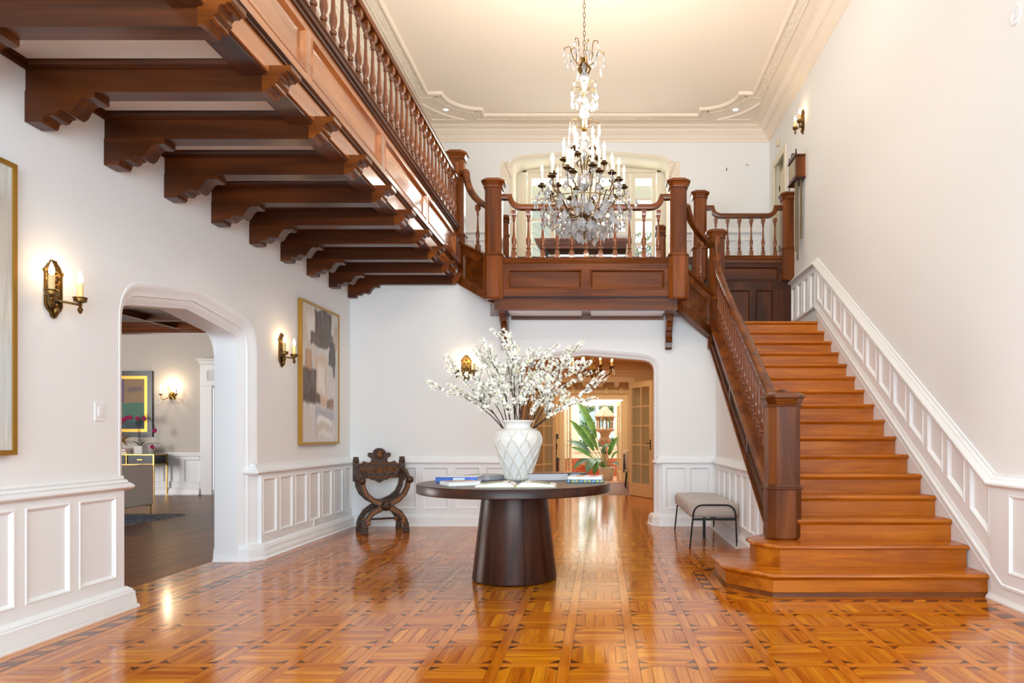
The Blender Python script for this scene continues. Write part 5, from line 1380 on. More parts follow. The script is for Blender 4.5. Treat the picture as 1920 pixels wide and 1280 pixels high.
# crown at the top
for i in range(8):
    a = 2*PI*(i+.3)/8; R_ = .19 if i % 2 == 0 else .15
    hb = hz(84) if i % 2 else hz(93)
    arm(a, cv((.035, hz(122)), (.12, hz(118)), (R_-.06, hz(100)), 4)+cv((R_-.055, hz(98)), (R_-.05, hb+.035), (R_-.015, hb), 4)+cv((R_-.01, hb), (R_+.012, hb-.002), (R_+.01, hb-.03), 3), .0042, BRONZE, 'crown_arm')
    pend('rosette', a, R_+.01, hb-.035); pend('kite', a, R_+.01, hb-.09, .9); pend('drop', a+.15, R_-.02, hb-.10, 1.3)
for i in range(5):
    a = 2*PI*i/5+.2
    mb = MB(); c_, s_ = math.cos(a), math.sin(a)
    P = [(.012, hz(113)), (.072, hz(127)), (.045, hz(139)), (.03, hz(136)), (.05, hz(128)), (.02, hz(118))]
    n_ = V((-s_, c_, 0))*.006
    mb.prism([V((HX+r*c_, HY+r*s_, z))-n_ for r, z in P], n_*2); mb.build('scroll_leaf', BRONZE, chn, smooth=0)
# second spray
for i in range(8):
    a = 2*PI*(i+.1)/8; R_ = .15 if i % 2 else .125; zt = hz(158) if i % 2 else hz(166)
    arm(a, cv((.02, hz(177)), (.05, zt+.01), (R_-.05, zt), 5)+cv((R_-.045, zt), (R_-.01, zt), (R_, zt-.03), 4), .0034, BRONZE, 'spray_arm')
    pend('rosette', a, R_, zt-.03, .9); pend('kite', a, R_, zt-.11, 1.15); pend('kite', a+.3, R_*.6, zt-.14, 1.0)
# third spray above the candles
for i in range(8):
    a = 2*PI*(i+.25)/8; R_ = .165 if i % 2 else .12; zt = hz(222) if i % 2 == 0 else hz(232)
    arm(a, cv((.02, hz(246)), (.04, zt), (R_*.7, zt), 5)+cv((R_*.75, zt-.001), (R_, zt-.01), (R_+.02, zt-.05), 4), .0034, BRONZE, 'spray_arm')
    pend('drop', a, R_+.02, zt-.06, 1.1)
    pend('rosette', a+.2, .10, hz(262), 1.1)
# candle tiers: (count, radius, cup y, flame height scale, phase)
def candle(a, r, pc, tall, nm='candle_cup'):
    x, y, z = HX+r*math.cos(a), HY+r*math.sin(a), hz(pc)
    mb = MB(); mb.lathe([(.006, z-.03), (.012, z-.022), (.036, z-.014), (.044, z-.004), (.04, z), (.016, z-.004), (.014, z+.012), (.02, z+.016), (.02, z+.022), (.002, z+.022)], (x, y), 12, True); cup = mb.build(nm, BRONZED, chn, smooth=40)
    mb = MB(); mb.lathe([(.0125, z+.02), (.0125, z+.02+tall), (.002, z+.02+tall)], (x, y), 10, True); mb.build('candle_sleeve', PALEC, cup, smooth=40)
    zb = z+.02+tall
    mb = MB(); mb.lathe([(.007, zb), (.0135, zb+.014), (.0145, zb+.026), (.011, zb+.045), (.005, zb+.062), (.0008, zb+.075)], (x, y), 10, True); mb.build('bulb', BULB, cup, smooth=60)
TIERS = [(4, .125, 283, .12, .5), (6, .205, 305, .12, .2), (8, .31, 334, .10, .35), (10, .405, 349, .12, .12)]
for n_, r, pc, tall, ph in TIERS:
    for i in range(n_):
        a = 2*PI*(i+ph)/n_; rr_ = r*rc.uniform(.96, 1.04); pj = pc+rc.uniform(-4, 4); zc_ = hz(pj)
        candle(a, rr_, pj, tall)
        if r < .25:
            arm(a, cv((.03, hz(pc+52)), (.02, hz(pc+20)), (r*.55, hz(pc+12)), 5)+cv((r*.6, hz(pc+13)), (r, hz(pc+28)), (rr_, zc_-.025), 5), .0055)
        else:
            arm(a, cv((.05, hz(405)), (r*.35, hz(418)), (r*.62, hz(392)), 5)+cv((r*.64, hz(390)), (r*.75, hz(372)), (r*.8, hz(366)), 3)+cv((r*.84, hz(364)), (r*1.02, hz(372)), (rr_, zc_-.028), 5), .0062)
            arm(a+.18, cv((r*.6, hz(394)), (r*.8, hz(370)), (r*1.08, hz(380)), 6)+[(r*1.1, hz(384))], .0035, BRONZE, 'crystal_hook')
        for q in range(3):
            pend(('drop', 'kite', 'drop')[q], a+(q-1)*.10/r*.5, rr_+.03*math.cos(q), zc_-.02, .85)
# bowl of crystals
for r, py, n_, s in ((.485, 370, 16, 1.25), (.47, 388, 18, 1.1), (.43, 398, 18, 1.25), (.37, 388, 14, 1.3), (.36, 408, 18, 1.3), (.30, 400, 12, 1.3), (.28, 418, 15, 1.35), (.20, 412, 10, 1.3), (.19, 425, 12, 1.4), (.10, 420, 7, 1.3), (.09, 432, 6, 1.4)):
    for i in range(n_):
        a = 2*PI*(i+rc.uniform(-.2, .2))/n_; pend('rosette' if (i % 4 == 1) else 'kite', a, r*rc.uniform(.93, 1.06), hz(py)+rc.uniform(-.03, .04), s*rc.uniform(.95, 1.3))
for r, py in ((.42, 388), (.26, 404), (.15, 409)):
    mb = MB(); mb.tube([(HX+r*math.cos(2*PI*i/40), HY+r*math.sin(2*PI*i/40), hz(py)) for i in range(41)], .005, 5); mb.build('bronze_ring', BRONZE, chn)
# ------------------------------------------------------------------ upper french doors
def glazed(name, mb_frame, panes, m, gm=GLASS):
    o = struct(mb_frame.build(name, m, smooth=0))
    for x0, x1, y, z0, z1 in panes:
        MB().box(x0, x1, y-.003, y+.003, z0, z1).build('pane', gm, o, smooth=0)
    return o
DY = 12.75; DS = DY/F
def ux(px): return (px-CX)*DS
def uz(py): return EYE+(CY-py)*DS
mb = MB(); mb.box(XL, ux(979), DY-.02, DY+.1, Z3, 6.35); mb.box(ux(1240), XR, DY-.02, DY+.1, Z3, 6.35); mb.box(ux(979), ux(1240), DY-.02, DY+.1, uz(312), 6.35)
struct(mb.build('wall_upper_recess', CREAM, smooth=0))
mb = MB(); mb.box(-1.75, 1.4, YU+.02, DY, 6.14, 6.2); struct(mb.build('ceiling_recess', CREAM, smooth=0))
mb = MB()
for x in (ux(983), ux(1236)): mb.box(x-.045, x+.045, DY-.05, DY+.02, Z3, uz(317))
mb.box(ux(979)-.01, ux(1240)+.01, DY-.05, DY+.02, uz(325), uz(313)); struct(mb.build('trim_13', CREAM, smooth=0, bevel=.006))
units = [(989, 1040, 997, 1032), (1040, 1110, 1050, 1101), (1110, 1182, 1119, 1172), (1182, 1230, 1191, 1222)]
rows = [(372, 335), (411, 376), (456, 415), (492, 460)]
for k, (a, b, c_, d) in enumerate(units):
    mb = MB(); y0, y1 = DY-.02, DY+.025
    mb.box(ux(a)+.003, ux(c_), y0, y1, Z3, uz(325)); mb.box(ux(d), ux(b)-.003, y0, y1, Z3, uz(325)); mb.box(ux(c_), ux(d), y0, y1, uz(335), uz(325)); mb.box(ux(c_), ux(d), y0, y1, Z3, uz(497))
    zs = []
    for lo, hi in rows[:-1]: pass
    prev = None
    for lo, hi in rows:
        if prev is not None: mb.box(ux(c_), ux(d), y0+.008, y1-.008, uz(hi), uz(prev))
        prev = lo
    mb.box(ux(c_), ux(d), y0+.008, y1-.008, uz(497), uz(492))
    panes = [(ux(c_), ux(d), DY, uz(lo), uz(hi)) for lo, hi in rows]
    glazed('door_%d' % (k+2), mb, panes, CREAM)
# carved capitals beside the arch
for px in (947, 1266):
    p = pp(px, 318, YU)
    mb = MB(); mb.box(p.x-.075, p.x+.075, YU-.02, YU, p.z-.26, p.z+.13)
    s = 1 if px < 1000 else -1
    for i in range(5): mb.sphere((p.x+s*(.05+.012*i), YU-.03, p.z+.09-.05*i), .05-.006*i, 8, 6)
    struct(mb.build('trim_14', CARVED, smooth=40))
# rustic bench with white cushions in the upper hall
bx0, bx1, by = (1003-CX)*11.9/F, (1176-CX)*11.9/F, 11.9
bz = EYE+(CY-451)*by/F
t = thing('rustic_bench', 'rustic thick-topped wooden bench with black legs seen through balcony balusters', 'bench', ((bx0+bx1)/2, by, Z3))
mb = MB(); mb.prism([(bx0, by-.15, bz), (bx1, by-.15, bz), (bx1-.02, by-.15, bz-.17), (bx0+.1, by-.15, bz-.17)], (0, .4, 0)); mb.build('bench_top', wood('weathered_wood', (84, 48, 38), (140, 92, 76), 'x', rough=.6, vari=.05), t, smooth=0)
for x in (bx0+.2, bx1-.2):
    mb = MB(); mb.box(x-.03, x+.03, by-.13, by-.07, Z3, bz-.17); mb.box(x-.03, x+.03, by+.13, by+.2, Z3, bz-.17); mb.build('leg', BLACKM, t, smooth=0)
def cushion(x, z, w, h, label):
    t = thing('cushion', label, 'cushion', (x, by+.02, z), 0, 'white cushions on the rustic bench')
    mb = MB(); R = []
    for i in range(9):
        f = -1+2*i/8; k = math.sqrt(max(.0, 1-abs(f)**2.6)); R.append([(x+w/2*f, by+.02+.09*k*math.cos(2*PI*q/12)*(1 if k else 0), z+h/2+h/2*max(k, .55)*math.sin(2*PI*q/12)) for q in range(12)])
    mb.rings(R, True, True, True); mb.build('cushion_body', mat('white_linen', (238, 236, 230), .9, bump=.3, bscale=14), t, smooth=70, recalc=True)
    mb = MB(); mb.tube([(x-w/2, by+.02, z+h*.28), (x-w/2, by+.02, z+h*.72)], .006, 5); mb.build('piping', PETAL, t)
cushion(-.52, bz, .5, .30, 'plump white cushion at the left of rustic bench'); cushion(.0, bz, .55, .24, 'plump white cushion in the middle of rustic bench'); cushion(.33, bz, .36, .16, 'flat white cushion at the right of rustic bench')
# outside the upper doors: porch with siding and a flowering shrub
mb = MB(); mb.box(-5, 5, DY+.2, 20, Z3-.3, Z3-.1); struct(mb.build('ground_terrace', mat('terrace_stone', (190, 180, 168), .9), smooth=0))
mb = MB()
for k in range(16):
    z = Z3+.1+.16*k; mb.prism([(-2.15, 13.2, z), (-1.13, 15.6, z), (-1.13+.025, 15.6-.01, z), (-2.15+.025, 13.2-.01, z)], (0, 0, .15))
sid = struct(mb.build('wall_outside_siding', mat('grey_siding', (186, 192, 182), .7), smooth=0))
mb = MB(); mb.box(-2.2, 3, 13.6, 14.4, 6.0, 6.1); mb.box(-1.1, 3, 14.4, 14.5, 5.62, 5.78); struct(mb.build('roof_porch', mat('porch_white', (226, 226, 216), .7), smooth=0))
mb = MB()
for k in range(9): mb.box(-1.05-.02, -1.05+.25, 15.6, 15.8, Z3-.1+.085*k, Z3-.1+.085*k+.075)
mb.build('brick_course', BRICK, sid, smooth=0, kind='stuff')
def shrub(name, label, c, r, h, n, cols, seed=1, leaf=.05, group=None):
    rs = random.Random(seed); t = thing(name, label, 'shrub', c, 0, group)
    st = MB()
    for k in range(5):
        a = 2*PI*k/5; st.tube([(c[0], c[1], c[2]), (c[0]+r*.3*math.cos(a), c[1]+r*.3*math.sin(a), c[2]+h*.5), (c[0]+r*.6*math.cos(a), c[1]+r*.6*math.sin(a), c[2]+h*.85)], [.03, .02, .01], 5)
    st.build('stems', TWIG, t, smooth=60)
    mb = MB()
    for k in range(n):
        while True:
            p = V((rs.uniform(-1, 1), rs.uniform(-1, 1), rs.uniform(-1, 1)))
            if .35 < p.length < 1: break
        q = V((c[0]+p.x*r, c[1]+p.y*r, c[2]+h*.55+p.z*h*.5)); d = V((rs.uniform(-1, 1), rs.uniform(-1, 1), rs.uniform(-1, 1))).normalized(); u = d.orthogonal().normalized(); w = d.cross(u)
        mb.m = rs.choices(range(len(cols)), weights=[c_[1] for c_ in cols])[0]
        L_ = leaf*rs.uniform(.7, 1.3); mb.add([q-u*L_, q+w*L_*.4, q+u*L_, q-w*L_*.4], [(0, 1, 2, 3)])
    mb.build('foliage', [c_[0] for c_ in cols], t, smooth=0, kind='stuff')
    return t
G1, G2, PK = mat('shrub_green', (126, 150, 92), .6), mat('shrub_dark', (88, 112, 76), .6), mat('shrub_bloom', (176, 128, 160), .6)
shrub('flowering_shrub', 'green shrub with mauve blooms outside the right-hand upper door pane', (.95, 14.6, Z3-.1), .55, 1.55, 900, [(G1, 5), (G2, 3), (PK, 2)], 3, .05)
shrub('palm_shrub', 'low blue-green shrub outside the upper doors below the bench', (-.75, 15.2, Z3-.3), .5, .9, 350, [(LEAFB, 3), (G1, 1)], 4, .09)
# ------------------------------------------------------------------ hall behind the lower arch
HXL, HXR, HYB = -2.6, 1.22, 14.2
mb = MB(); mb.add([(HXL, YB+.24, 0), (HXL, HYB, 0), (HXL, HYB, 2.7), (HXL, YB+.24, 2.7)], [(0, 1, 2, 3)]); struct(mb.build('wall_hall_left', HALLP, smooth=0))
mb = MB(); mb.add([(HXR, YB+.24, 0), (HXR, HYB, 0), (HXR, HYB, 2.7), (HXR, YB+.24, 2.7)], [(0, 1, 2, 3)]); struct(mb.build('wall_hall_right', HALLP, smooth=0))
mb = MB(); mb.box(HXL, 1.5, YB+.02, HYB, 2.66, 2.7); struct(mb.build('ceiling_hall', HALLP, smooth=0))
mb = MB(); mb.box(HXL, -1.13, YB+.2, YB+.24, 0, 2.7); mb.box(.73, HXR, YB+.2, YB+.24, 0, 2.7); struct(mb.build('wall_hall_near', HALLP, smooth=0))
OX0, OX1, OZ = -.956, .556, 2.27
mb = MB(); mb.box(HXL, OX0, HYB, HYB+.12, 0, 2.7); mb.box(OX1, HXR, HYB, HYB+.12, 0, 2.7); mb.box(OX0, OX1, HYB, HYB+.12, OZ, 2.7); struct(mb.build('wall_hall_back', HALLP, smooth=0))
mb = MB(); mb.sweep([(OX0, HYB, 0), (OX0, HYB, OZ), (OX1, HYB, OZ), (OX1, HYB, 0)], [(0, 0), (0, .02), (.02, .028), (.09, .022), (.11, .03), (.12, .0)], (0, -1, 0)); struct(mb.build('trim_15', HALLT, smooth=30))
mb = MB(); mb.box(HXL, HXR, HYB-.03, HYB, OZ+.2, OZ+.23); struct(mb.build('trim_16', HALLT, smooth=0))
def french_leaf(name, hinge, ang, w, h, label=None, m=HALLT, nc=2, nr=5, flip_=False, z0=.01, handle=True, bot=.25, stile=.10):
    """leaf in its own frame: x from the hinge, thickness along y"""
    mb = MB(); th = .042
    mb.box(0, stile, 0, th, z0, h); mb.box(w-stile, w, 0, th, z0, h); mb.box(stile, w-stile, 0, th, h-.11, h); mb.box(stile, w-stile, 0, th, z0, z0+bot)
    gx0, gx1, gz0, gz1 = stile, w-stile, z0+bot, h-.11
    for i in range(1, nc): x = gx0+(gx1-gx0)*i/nc; mb.box(x-.011, x+.011, .006, th-.006, gz0, gz1)
    for j in range(1, nr): z = gz0+(gz1-gz0)*j/nr; mb.box(gx0, gx1, .0075, th-.0075, z-.011, z+.011)
    o = mb.build(name, m, smooth=0); struct(o)
    o.location = hinge; o.rotation_euler = (0, 0, ang)
    for i in range(nc):
        for j in range(nr):
            x0, x1 = gx0+(gx1-gx0)*i/nc, gx0+(gx1-gx0)*(i+1)/nc; a, b = gz0+(gz1-gz0)*j/nr, gz0+(gz1-gz0)*(j+1)/nr
            MB().box(x0, x1, th/2-.002, th/2+.002, a, b).build('pane', GLASS, o, local=True, smooth=0)
    if handle:
        q = MB(); q.box(w-stile*.65, w-stile*.35, -.008, th+.008, .92, 1.12); q.tube([(w-stile*.5, -.05, 1.05), (w-stile*.5, th+.05, 1.05)], .008, 6); q.tube([(w-stile*.5, -.045, 1.05), (w-stile*.5-.09, -.045, 1.04)], .008, 6); q.tube([(w-stile*.5, th+.045, 1.05), (w-stile*.5-.09, th+.045, 1.04)], .008, 6); q.build('door_handle', BLACKM, o, local=True)
    return o
# angles: right leaf swings from (0.556, 14.2) towards the viewer
french_leaf('door_6', (OX1, HYB-.0, 0), math.atan2(-.80, .40), .89, 2.25)
french_leaf('door_7', (OX0, HYB-.0, 0), math.atan2(-.80, -.40), .89, 2.25)
t = thing('hall_chandelier', 'gilded candle chandelier glowing under the top of the lower arch', 'chandelier', (-.16, 11.9, 2.2), 0)
LX, LY, LZ = -.16, 11.9, 2.30
mb = MB(); mb.lathe([(.004, LZ-.14), (.02, LZ-.12), (.03, LZ-.09), (.015, LZ-.06), (.06, LZ-.03), (.075, LZ), (.05, LZ+.05), (.03, LZ+.10), (.05, LZ+.14), (.02, LZ+.2), (.012, 2.66)], (LX, LY), 14, True); mb.build('body', BRONZE, t, smooth=60)
pr_ = None
for i in range(8):
    a = 2*PI*(i+.5)/8; c_, s_ = math.cos(a), math.sin(a); r = .36
    mb = MB(); mb.tube([(LX+x*c_, LY+x*s_, z) for x, z in cv((.05, LZ-.02), (.25, LZ-.16), (.33, LZ-.05), 6)+cv((.335, LZ-.04), (.36, LZ+.0), (r, LZ+.03), 3)], .009, 6); mb.build('arm', BRONZE, t, smooth=60)
    x, y = LX+r*c_, LY+r*s_
    mb = MB(); mb.lathe([(.01, LZ+.0), (.02, LZ+.01), (.045, LZ+.045), (.05, LZ+.05), (.014, LZ+.045)], (x, y), 10, True); cup = mb.build('candle_cup', BRONZE, t)
    mb = MB(); mb.lathe([(.016, LZ+.045), (.016, LZ+.13), (.002, LZ+.13)], (x, y), 10, True); mb.build('candle_sleeve', IVORY, cup)
    mb = MB(); mb.lathe([(.008, LZ+.13), (.018, LZ+.15), (.018, LZ+.165), (.008, LZ+.2), (.001, LZ+.22)], (x, y), 8, True); mb.build('bulb', BULBH, cup, smooth=60)
    for q in range(2):
        aa = a+(q-.5)*.2; rr_ = r*(1.08-.3*q); zz = LZ+.03-.05*q
        d_ = drop().xf(Matrix.Translation((rr_*math.cos(aa), rr_*math.sin(aa), zz-2.2))); d_.build('crystal_drop', CRYST, t, local=True, smooth=0)
# ------------------------------------------------------------------ dining room beyond
mb = MB(); mb.box(-2.2, -2.1, HYB+.12, 18, 0, 2.75); struct(mb.build('wall_dining_left', HALLP, smooth=0))
mb = MB(); mb.box(1.7, 1.8, HYB+.12, 18, 0, 2.75); struct(mb.build('wall_dining_right', HALLP, smooth=0))
mb = MB(); mb.box(-2.2, 1.8, HYB+.12, 18, 2.55, 2.75); struct(mb.build('ceiling_dining', HALLP, smooth=0))
for k, x in enumerate((-1.15, -.77, -.40, -.02, .36, .74)):
    mb = MB(); mb.box(x-.055, x+.055, HYB+.12, 18, 2.42, 2.55); tag(mb.build('ceiling_beam', HALLT, smooth=0), 'painted ceiling beam in the room behind the lower arch', 'beam', 'painted beams in the room behind the arch')
SX0, SX1, SZ, SY = -.96, .545, 2.12, 18.0
mb = MB(); mb.box(-2.2, SX0, SY, SY+.12, 0, 2.75); mb.box(SX1, 1.8, SY, SY+.12, 0, 2.75); mb.box(SX0, SX1, SY, SY+.12, SZ, 2.75); struct(mb.build('wall_dining_back', HALLP, smooth=0))
mb = MB(); mb.sweep([(SX0, SY, 0), (SX0, SY, SZ), (SX1, SY, SZ), (SX1, SY, 0)], [(0, 0), (0, .02), (.1, .02), (.11, .03), (.12, 0)], (0, -1, 0)); struct(mb.build('trim_17', HALLT, smooth=30))
mb = MB(); mb.box(-2.1, 1.7, SY-.04, SY, SZ+.16, SZ+.24); struct(mb.build('trim_18', HALLT, smooth=0))
for x, wh in ((-.72, 'leftmost'), (-.3, 'second from left'), (.12, 'second from right'), (.5, 'rightmost')):
    mb = MB(); mb.box(x-.05, x+.05, SY-.07, SY-.04, SZ+.14, SZ+.30); tag(mb.build('dentil_block', HALLT, smooth=0), 'small painted block over the sunroom doors, '+wh, 'block', 'blocks over the sunroom doors')
french_leaf('door_8', (SX1, SY+.13, 0), math.atan2(.74, -.10), .75, 2.08, m=HALLT, nc=2, nr=5)
french_leaf('door_9', (SX0, SY+.13, 0), math.atan2(.74, .16), .75, 2.08, m=HALLT, nc=2, nr=5)
# things in the dining room
p = pp(1044, 818, 17.98)
t = thing('switch_plate', 'dark switch plate on the far room wall left of the sunroom doors', 'switch', tuple(p)); mb = MB(); mb.box(p.x-.035, p.x+.035, SY-.012, SY, p.z-.06, p.z+.06); mb.build('plate', BLACKM, t, smooth=0, bevel=.003); mb = MB(); mb.box(p.x-.006, p.x+.006, SY-.02, SY-.012, p.z-.015, p.z+.015); mb.build('toggle', BRASS, t, smooth=0)
t = thing('dark_cabinet', 'small dark wooden cabinet left of the sunroom doors', 'cabinet', (-1.3, 16.9, 0)); mb = MB(); mb.box(-1.6, -1.02, 16.7, 17.1, .06, .62); mb.build('body', MAHD['z'], t, smooth=0); mb = MB(); mb.box(-1.62, -1.0, 16.68, 17.12, .62, .65); mb.build('top', MAHD['x'], t, smooth=0)
for x in (-1.57, -1.06):
    mb = MB(); mb.box(x-.025, x+.025, 16.72, 16.77, 0, .06); mb.build('foot', MAHD['z'], t, smooth=0)
mb = MB(); mb.box(-1.55, -1.32, 16.69, 16.7, .12, .56); mb.build('door', MAHD['z'], t, smooth=0); mb = MB(); mb.box(-1.29, -1.06, 16.69, 16.7, .12, .56); mb.build('door', MAHD['z'], t, smooth=0)
t = thing('statuette', 'slim dark statuette standing on the dark cabinet', 'statue', (-1.1, 16.85, .65)); mb = MB(); mb.lathe([(.05, .65), (.05, .68), (.02, .69), (.035, .76), (.028, .82), (.045, .9), (.05, .98), (.03, 1.03), (.018, 1.05), (.032, 1.08), (.03, 1.12), (.005, 1.15)], (-1.1, 16.85), 12, True); mb.build('figure', BRONZED, t, smooth=60); mb = MB(); mb.box(-1.16, -1.04, 16.79, 16.91, .65, .672); mb.build('plinth', BLACKM, t, smooth=0)
t = thing('curved_chair', 'cream fleece chair with dark back shell half hidden by the right french door', 'chair', (.86, 16.4, 0))
mb = MB(); R = []
for z, d in ((.42, .0), (.6, .05), (.75, .06), (.84, .04), (.86, .0)):
    R.append([(.62-d*.6+.10*math.cos(q), 16.35+.3*math.sin(q), z) for q in [PI*2*i/14 for i in range(14)]])
mb.rings(R, True, True, True); mb.build('back_cushion', mat('cream_fleece', (214, 190, 164), .95, bump=.8, bscale=60), t, smooth=70)
mb = MB(); mb.box(.50, .53, 16.1, 16.6, .35, .78); mb.build('back_shell', mat('navy_shell', (44, 50, 70), .4), t, smooth=0, bevel=.01)
mb = MB(); mb.box(.6, 1.2, 16.08, 16.62, .36, .46); mb.build('seat', MATS['cream_fleece'], t, smooth=0, bevel=.03)
for x in (.58, 1.15):
    for y in (16.12, 16.58):
        mb = MB(); mb.tube([(x, y, .36), (x-.03, y, 0)], .013, 6); mb.build('leg', BLACKM, t)
# ------------------------------------------------------------------ sunroom
SB = 20.9
mb = MB(); mb.box(-2.4, -1.02, SB, SB+.12, 0, 3.4); wx0, wx1 = -.72, .42; mb.v.clear(); mb.f.clear(); mb.mi.clear()
mb.box(-2.4, wx0, SB, SB+.12, 0, 3.4); mb.box(wx1, 2.2, SB, SB+.12, 0, 3.4); mb.box(wx0, wx1, SB, SB+.12, 0, .80); mb.box(wx0, wx1, SB, SB+.12, 2.14, 3.4)
SUNW = struct(mb.build('wall_sunroom_back', CREAM, smooth=0))
mb = MB(); mb.box(-2.5, -2.4, SY+.12, SB, 0, 3.4); mb.box(2.2, 2.3, SY+.12, SB, 0, 3.4); struct(mb.build('wall_sunroom_sides', CREAM, smooth=0))
mb = MB(); mb.box(-2.5, 2.3, SY+.12, SB, 3.4, 3.5); struct(mb.build('ceiling_sunroom', CREAM, smooth=0))
mb = MB()
for a, b in ((wx0, wx0+.06), (-.18, -.10), (wx1-.06, wx1)): mb.box(a, b, SB-.04, SB+.06, .80, 2.14)
for a, b in ((.80, .86), (2.08, 2.14)): mb.box(wx0+.06, -.18, SB-.035, SB+.055, a, b); mb.box(-.10, wx1-.06, SB-.035, SB+.055, a, b)
glazed('window_1', mb, [(wx0+.06, -.18, SB+.01, .86, 2.08), (-.10, wx1-.06, SB+.01, .86, 2.08)], CREAM)
mb = MB(); mb.sweep([(wx0, SB, .8), (wx0, SB, 2.14), (wx1, SB, 2.14), (wx1, SB, .8)], [(0, 0), (0, .02), (.1, .02), (.1, 0)], (0, -1, 0), closed=True); struct(mb.build('trim_19', CREAM, smooth=0))
# brick dado
mb = MB(); mb.box(-2.4, 2.2, SB-.06, SB, 0, .53); dd = struct(mb.build('trim_20', MORT, smooth=0))
mb = MB(); n_ = 0
for r in range(6):
    z = .01+.072*r
    x = -2.3-(.1 if r % 2 else 0)
    while x < 2.1: mb.box(x, x+.19, SB-.072, SB-.05, z, z+.058); x += .205
for k in range(58): mb.box(-2.3+.075*k, -2.3+.075*k+.06, SB-.08, SB-.05, .445, .53)
mb.build('brick_courses', BRICK, dd, smooth=0, kind='stuff')
mb = MB()
for r in range(6):
    z = .01+.05*r; x = -.75
    while x < .1: mb.box(x, x+.14, SB-.50, SB-.35, z, z+.042); x += .15
tag(mb.build('brick_ledge', BRICK, smooth=0, kind='stuff'), 'low brick ledge behind the potted palm', 'ledge')
mb = MB(); mb.lathe([(.05, .31), (.16, .33), (.2, .38), (.19, .38), (.1, .345)], (-.42, SB-.42), 16, True); t = tag(mb.build('shallow_bowl', mat('tan_bowl', (206, 160, 110), .6), smooth=50), 'tan shallow bowl on the low brick ledge', 'bowl')
mb = MB(); mb.lathe([(.02, .39), (.13, .40), (.15, .42), (.02, .43)], (-.42, SB-.42), 16, True); mb.build('red_cushion_rim', mat('red_rim', (170, 40, 44), .5), t, smooth=50)
# terracotta pavilion lantern on a stand
t = thing('garden_lantern', 'terracotta pavilion lantern with pointed roof on a carved stand in the sunroom', 'lantern', (.09, 19.6, 0))
px_, py_ = .09, 19.6; q6 = lambda r, z, n=6: [(px_+r*math.cos(2*PI*i/n+.26), py_+r*math.sin(2*PI*i/n+.26), z) for i in range(n)]
zz = lambda py: EYE+(CY-py)*py_/F
mb = MB(); mb.rings([q6(.305, zz(782)), q6(.30, zz(780)), q6(.17, zz(770)), q6(.03, zz(761)), q6(.025, zz(760))], True, True, True); mb.lathe([(.03, zz(761)), (.04, zz(759.5)), (.02, zz(758)), (.002, zz(756))], (px_, py_), 8, True); mb.build('roof', mat('roof_clay', (176, 150, 118), .8, var=.3, bscale=12), t, smooth=0)
for i in range(6):
    a = 2*PI*i/6+.26; x, y = px_+.22*math.cos(a), py_+.22*math.sin(a); mb = MB(); mb.lathe([(.03, zz(804)), (.02, zz(802)), (.018, zz(790)), (.045, zz(784)), (.05, zz(782))], (x, y), 8, True); mb.build('column', TERRA, t, smooth=40)
mb = MB(); mb.rings([q6(.2, zz(809)), q6(.27, zz(808)), q6(.28, zz(805)), q6(.26, zz(803.5))], True, True, True); mb.build('platform', TERRA, t, smooth=0)
mb = MB(); mb.lathe([(.16, 0), (.16, .08), (.1, .12), (.08, .5), (.1, .7), (.07, .85), (.12, zz(832)), (.17, zz(825)), (.11, zz(818)), (.15, zz(812)), (.18, zz(809))], (px_, py_), 12, True); mb.build('carved_stand', TERRA, t, smooth=40)
for i in range(4):
    a = 2*PI*i/4+.6; mb = MB(); mb.sphere((px_+.15*math.cos(a), py_+.15*math.sin(a), zz(826)), .055, 8, 6, 1.4); mb.build('carved_figure', TERRA, t, smooth=60)
# potted bird-of-paradise palm
PX, PY = .14, 18.95
t = thing('potted_palm', 'broad-leaved bird of paradise palm in a stone pot in the sunroom doorway', 'plant', (PX, PY, 0))
mb = MB(); mb.lathe([(.15, 0), (.16, .01), (.20, .22), (.215, .3), (.23, .31), (.23, .345), (.21, .35), (.19, .31), (.001, .30)], (PX, PY), 24, False); mb.build('pot', STONEP, t, smooth=40)
mb = MB(); mb.lathe([(.001, .312), (.19, .312)], (PX, PY), 16, False); mb.build('soil', TWIG, t)
def leaf(base, mid, tip, w, m, bend=.25):
    P = [V(p) for p in curve(base, mid, tip, 10)]
    st = MB(); st.tube(P[:7], [.012-.0012*i for i in range(7)], 5); st.build('leaf_stalk', LEAFG, t, smooth=60)
    mb = MB(); R = []
    for i in range(4, 11):
        f = (i-4)/6; ww = w*math.sin(PI*min(1, f*.93+.05))**.7*(1 if f < 1 else .02); tt = (P[min(i+1, 10)]-P[i-1]).normalized(); s = tt.cross(V((0, -.6, .8))).normalized(); up = s.cross(tt)
        R.append([P[i]-s*ww+up*ww*bend, P[i]-s*ww*.5+up*ww*bend*.3, P[i], P[i]+s*ww*.5+up*ww*bend*.3, P[i]+s*ww+up*ww*bend])
    mb.rings(R, False); mb.build('leaf', m, t, smooth=60)
pb = lambda dx, dy=0: (PX+dx, PY+dy, .3)
def L_(px, py, Y): return tuple(pp(px, py, Y))
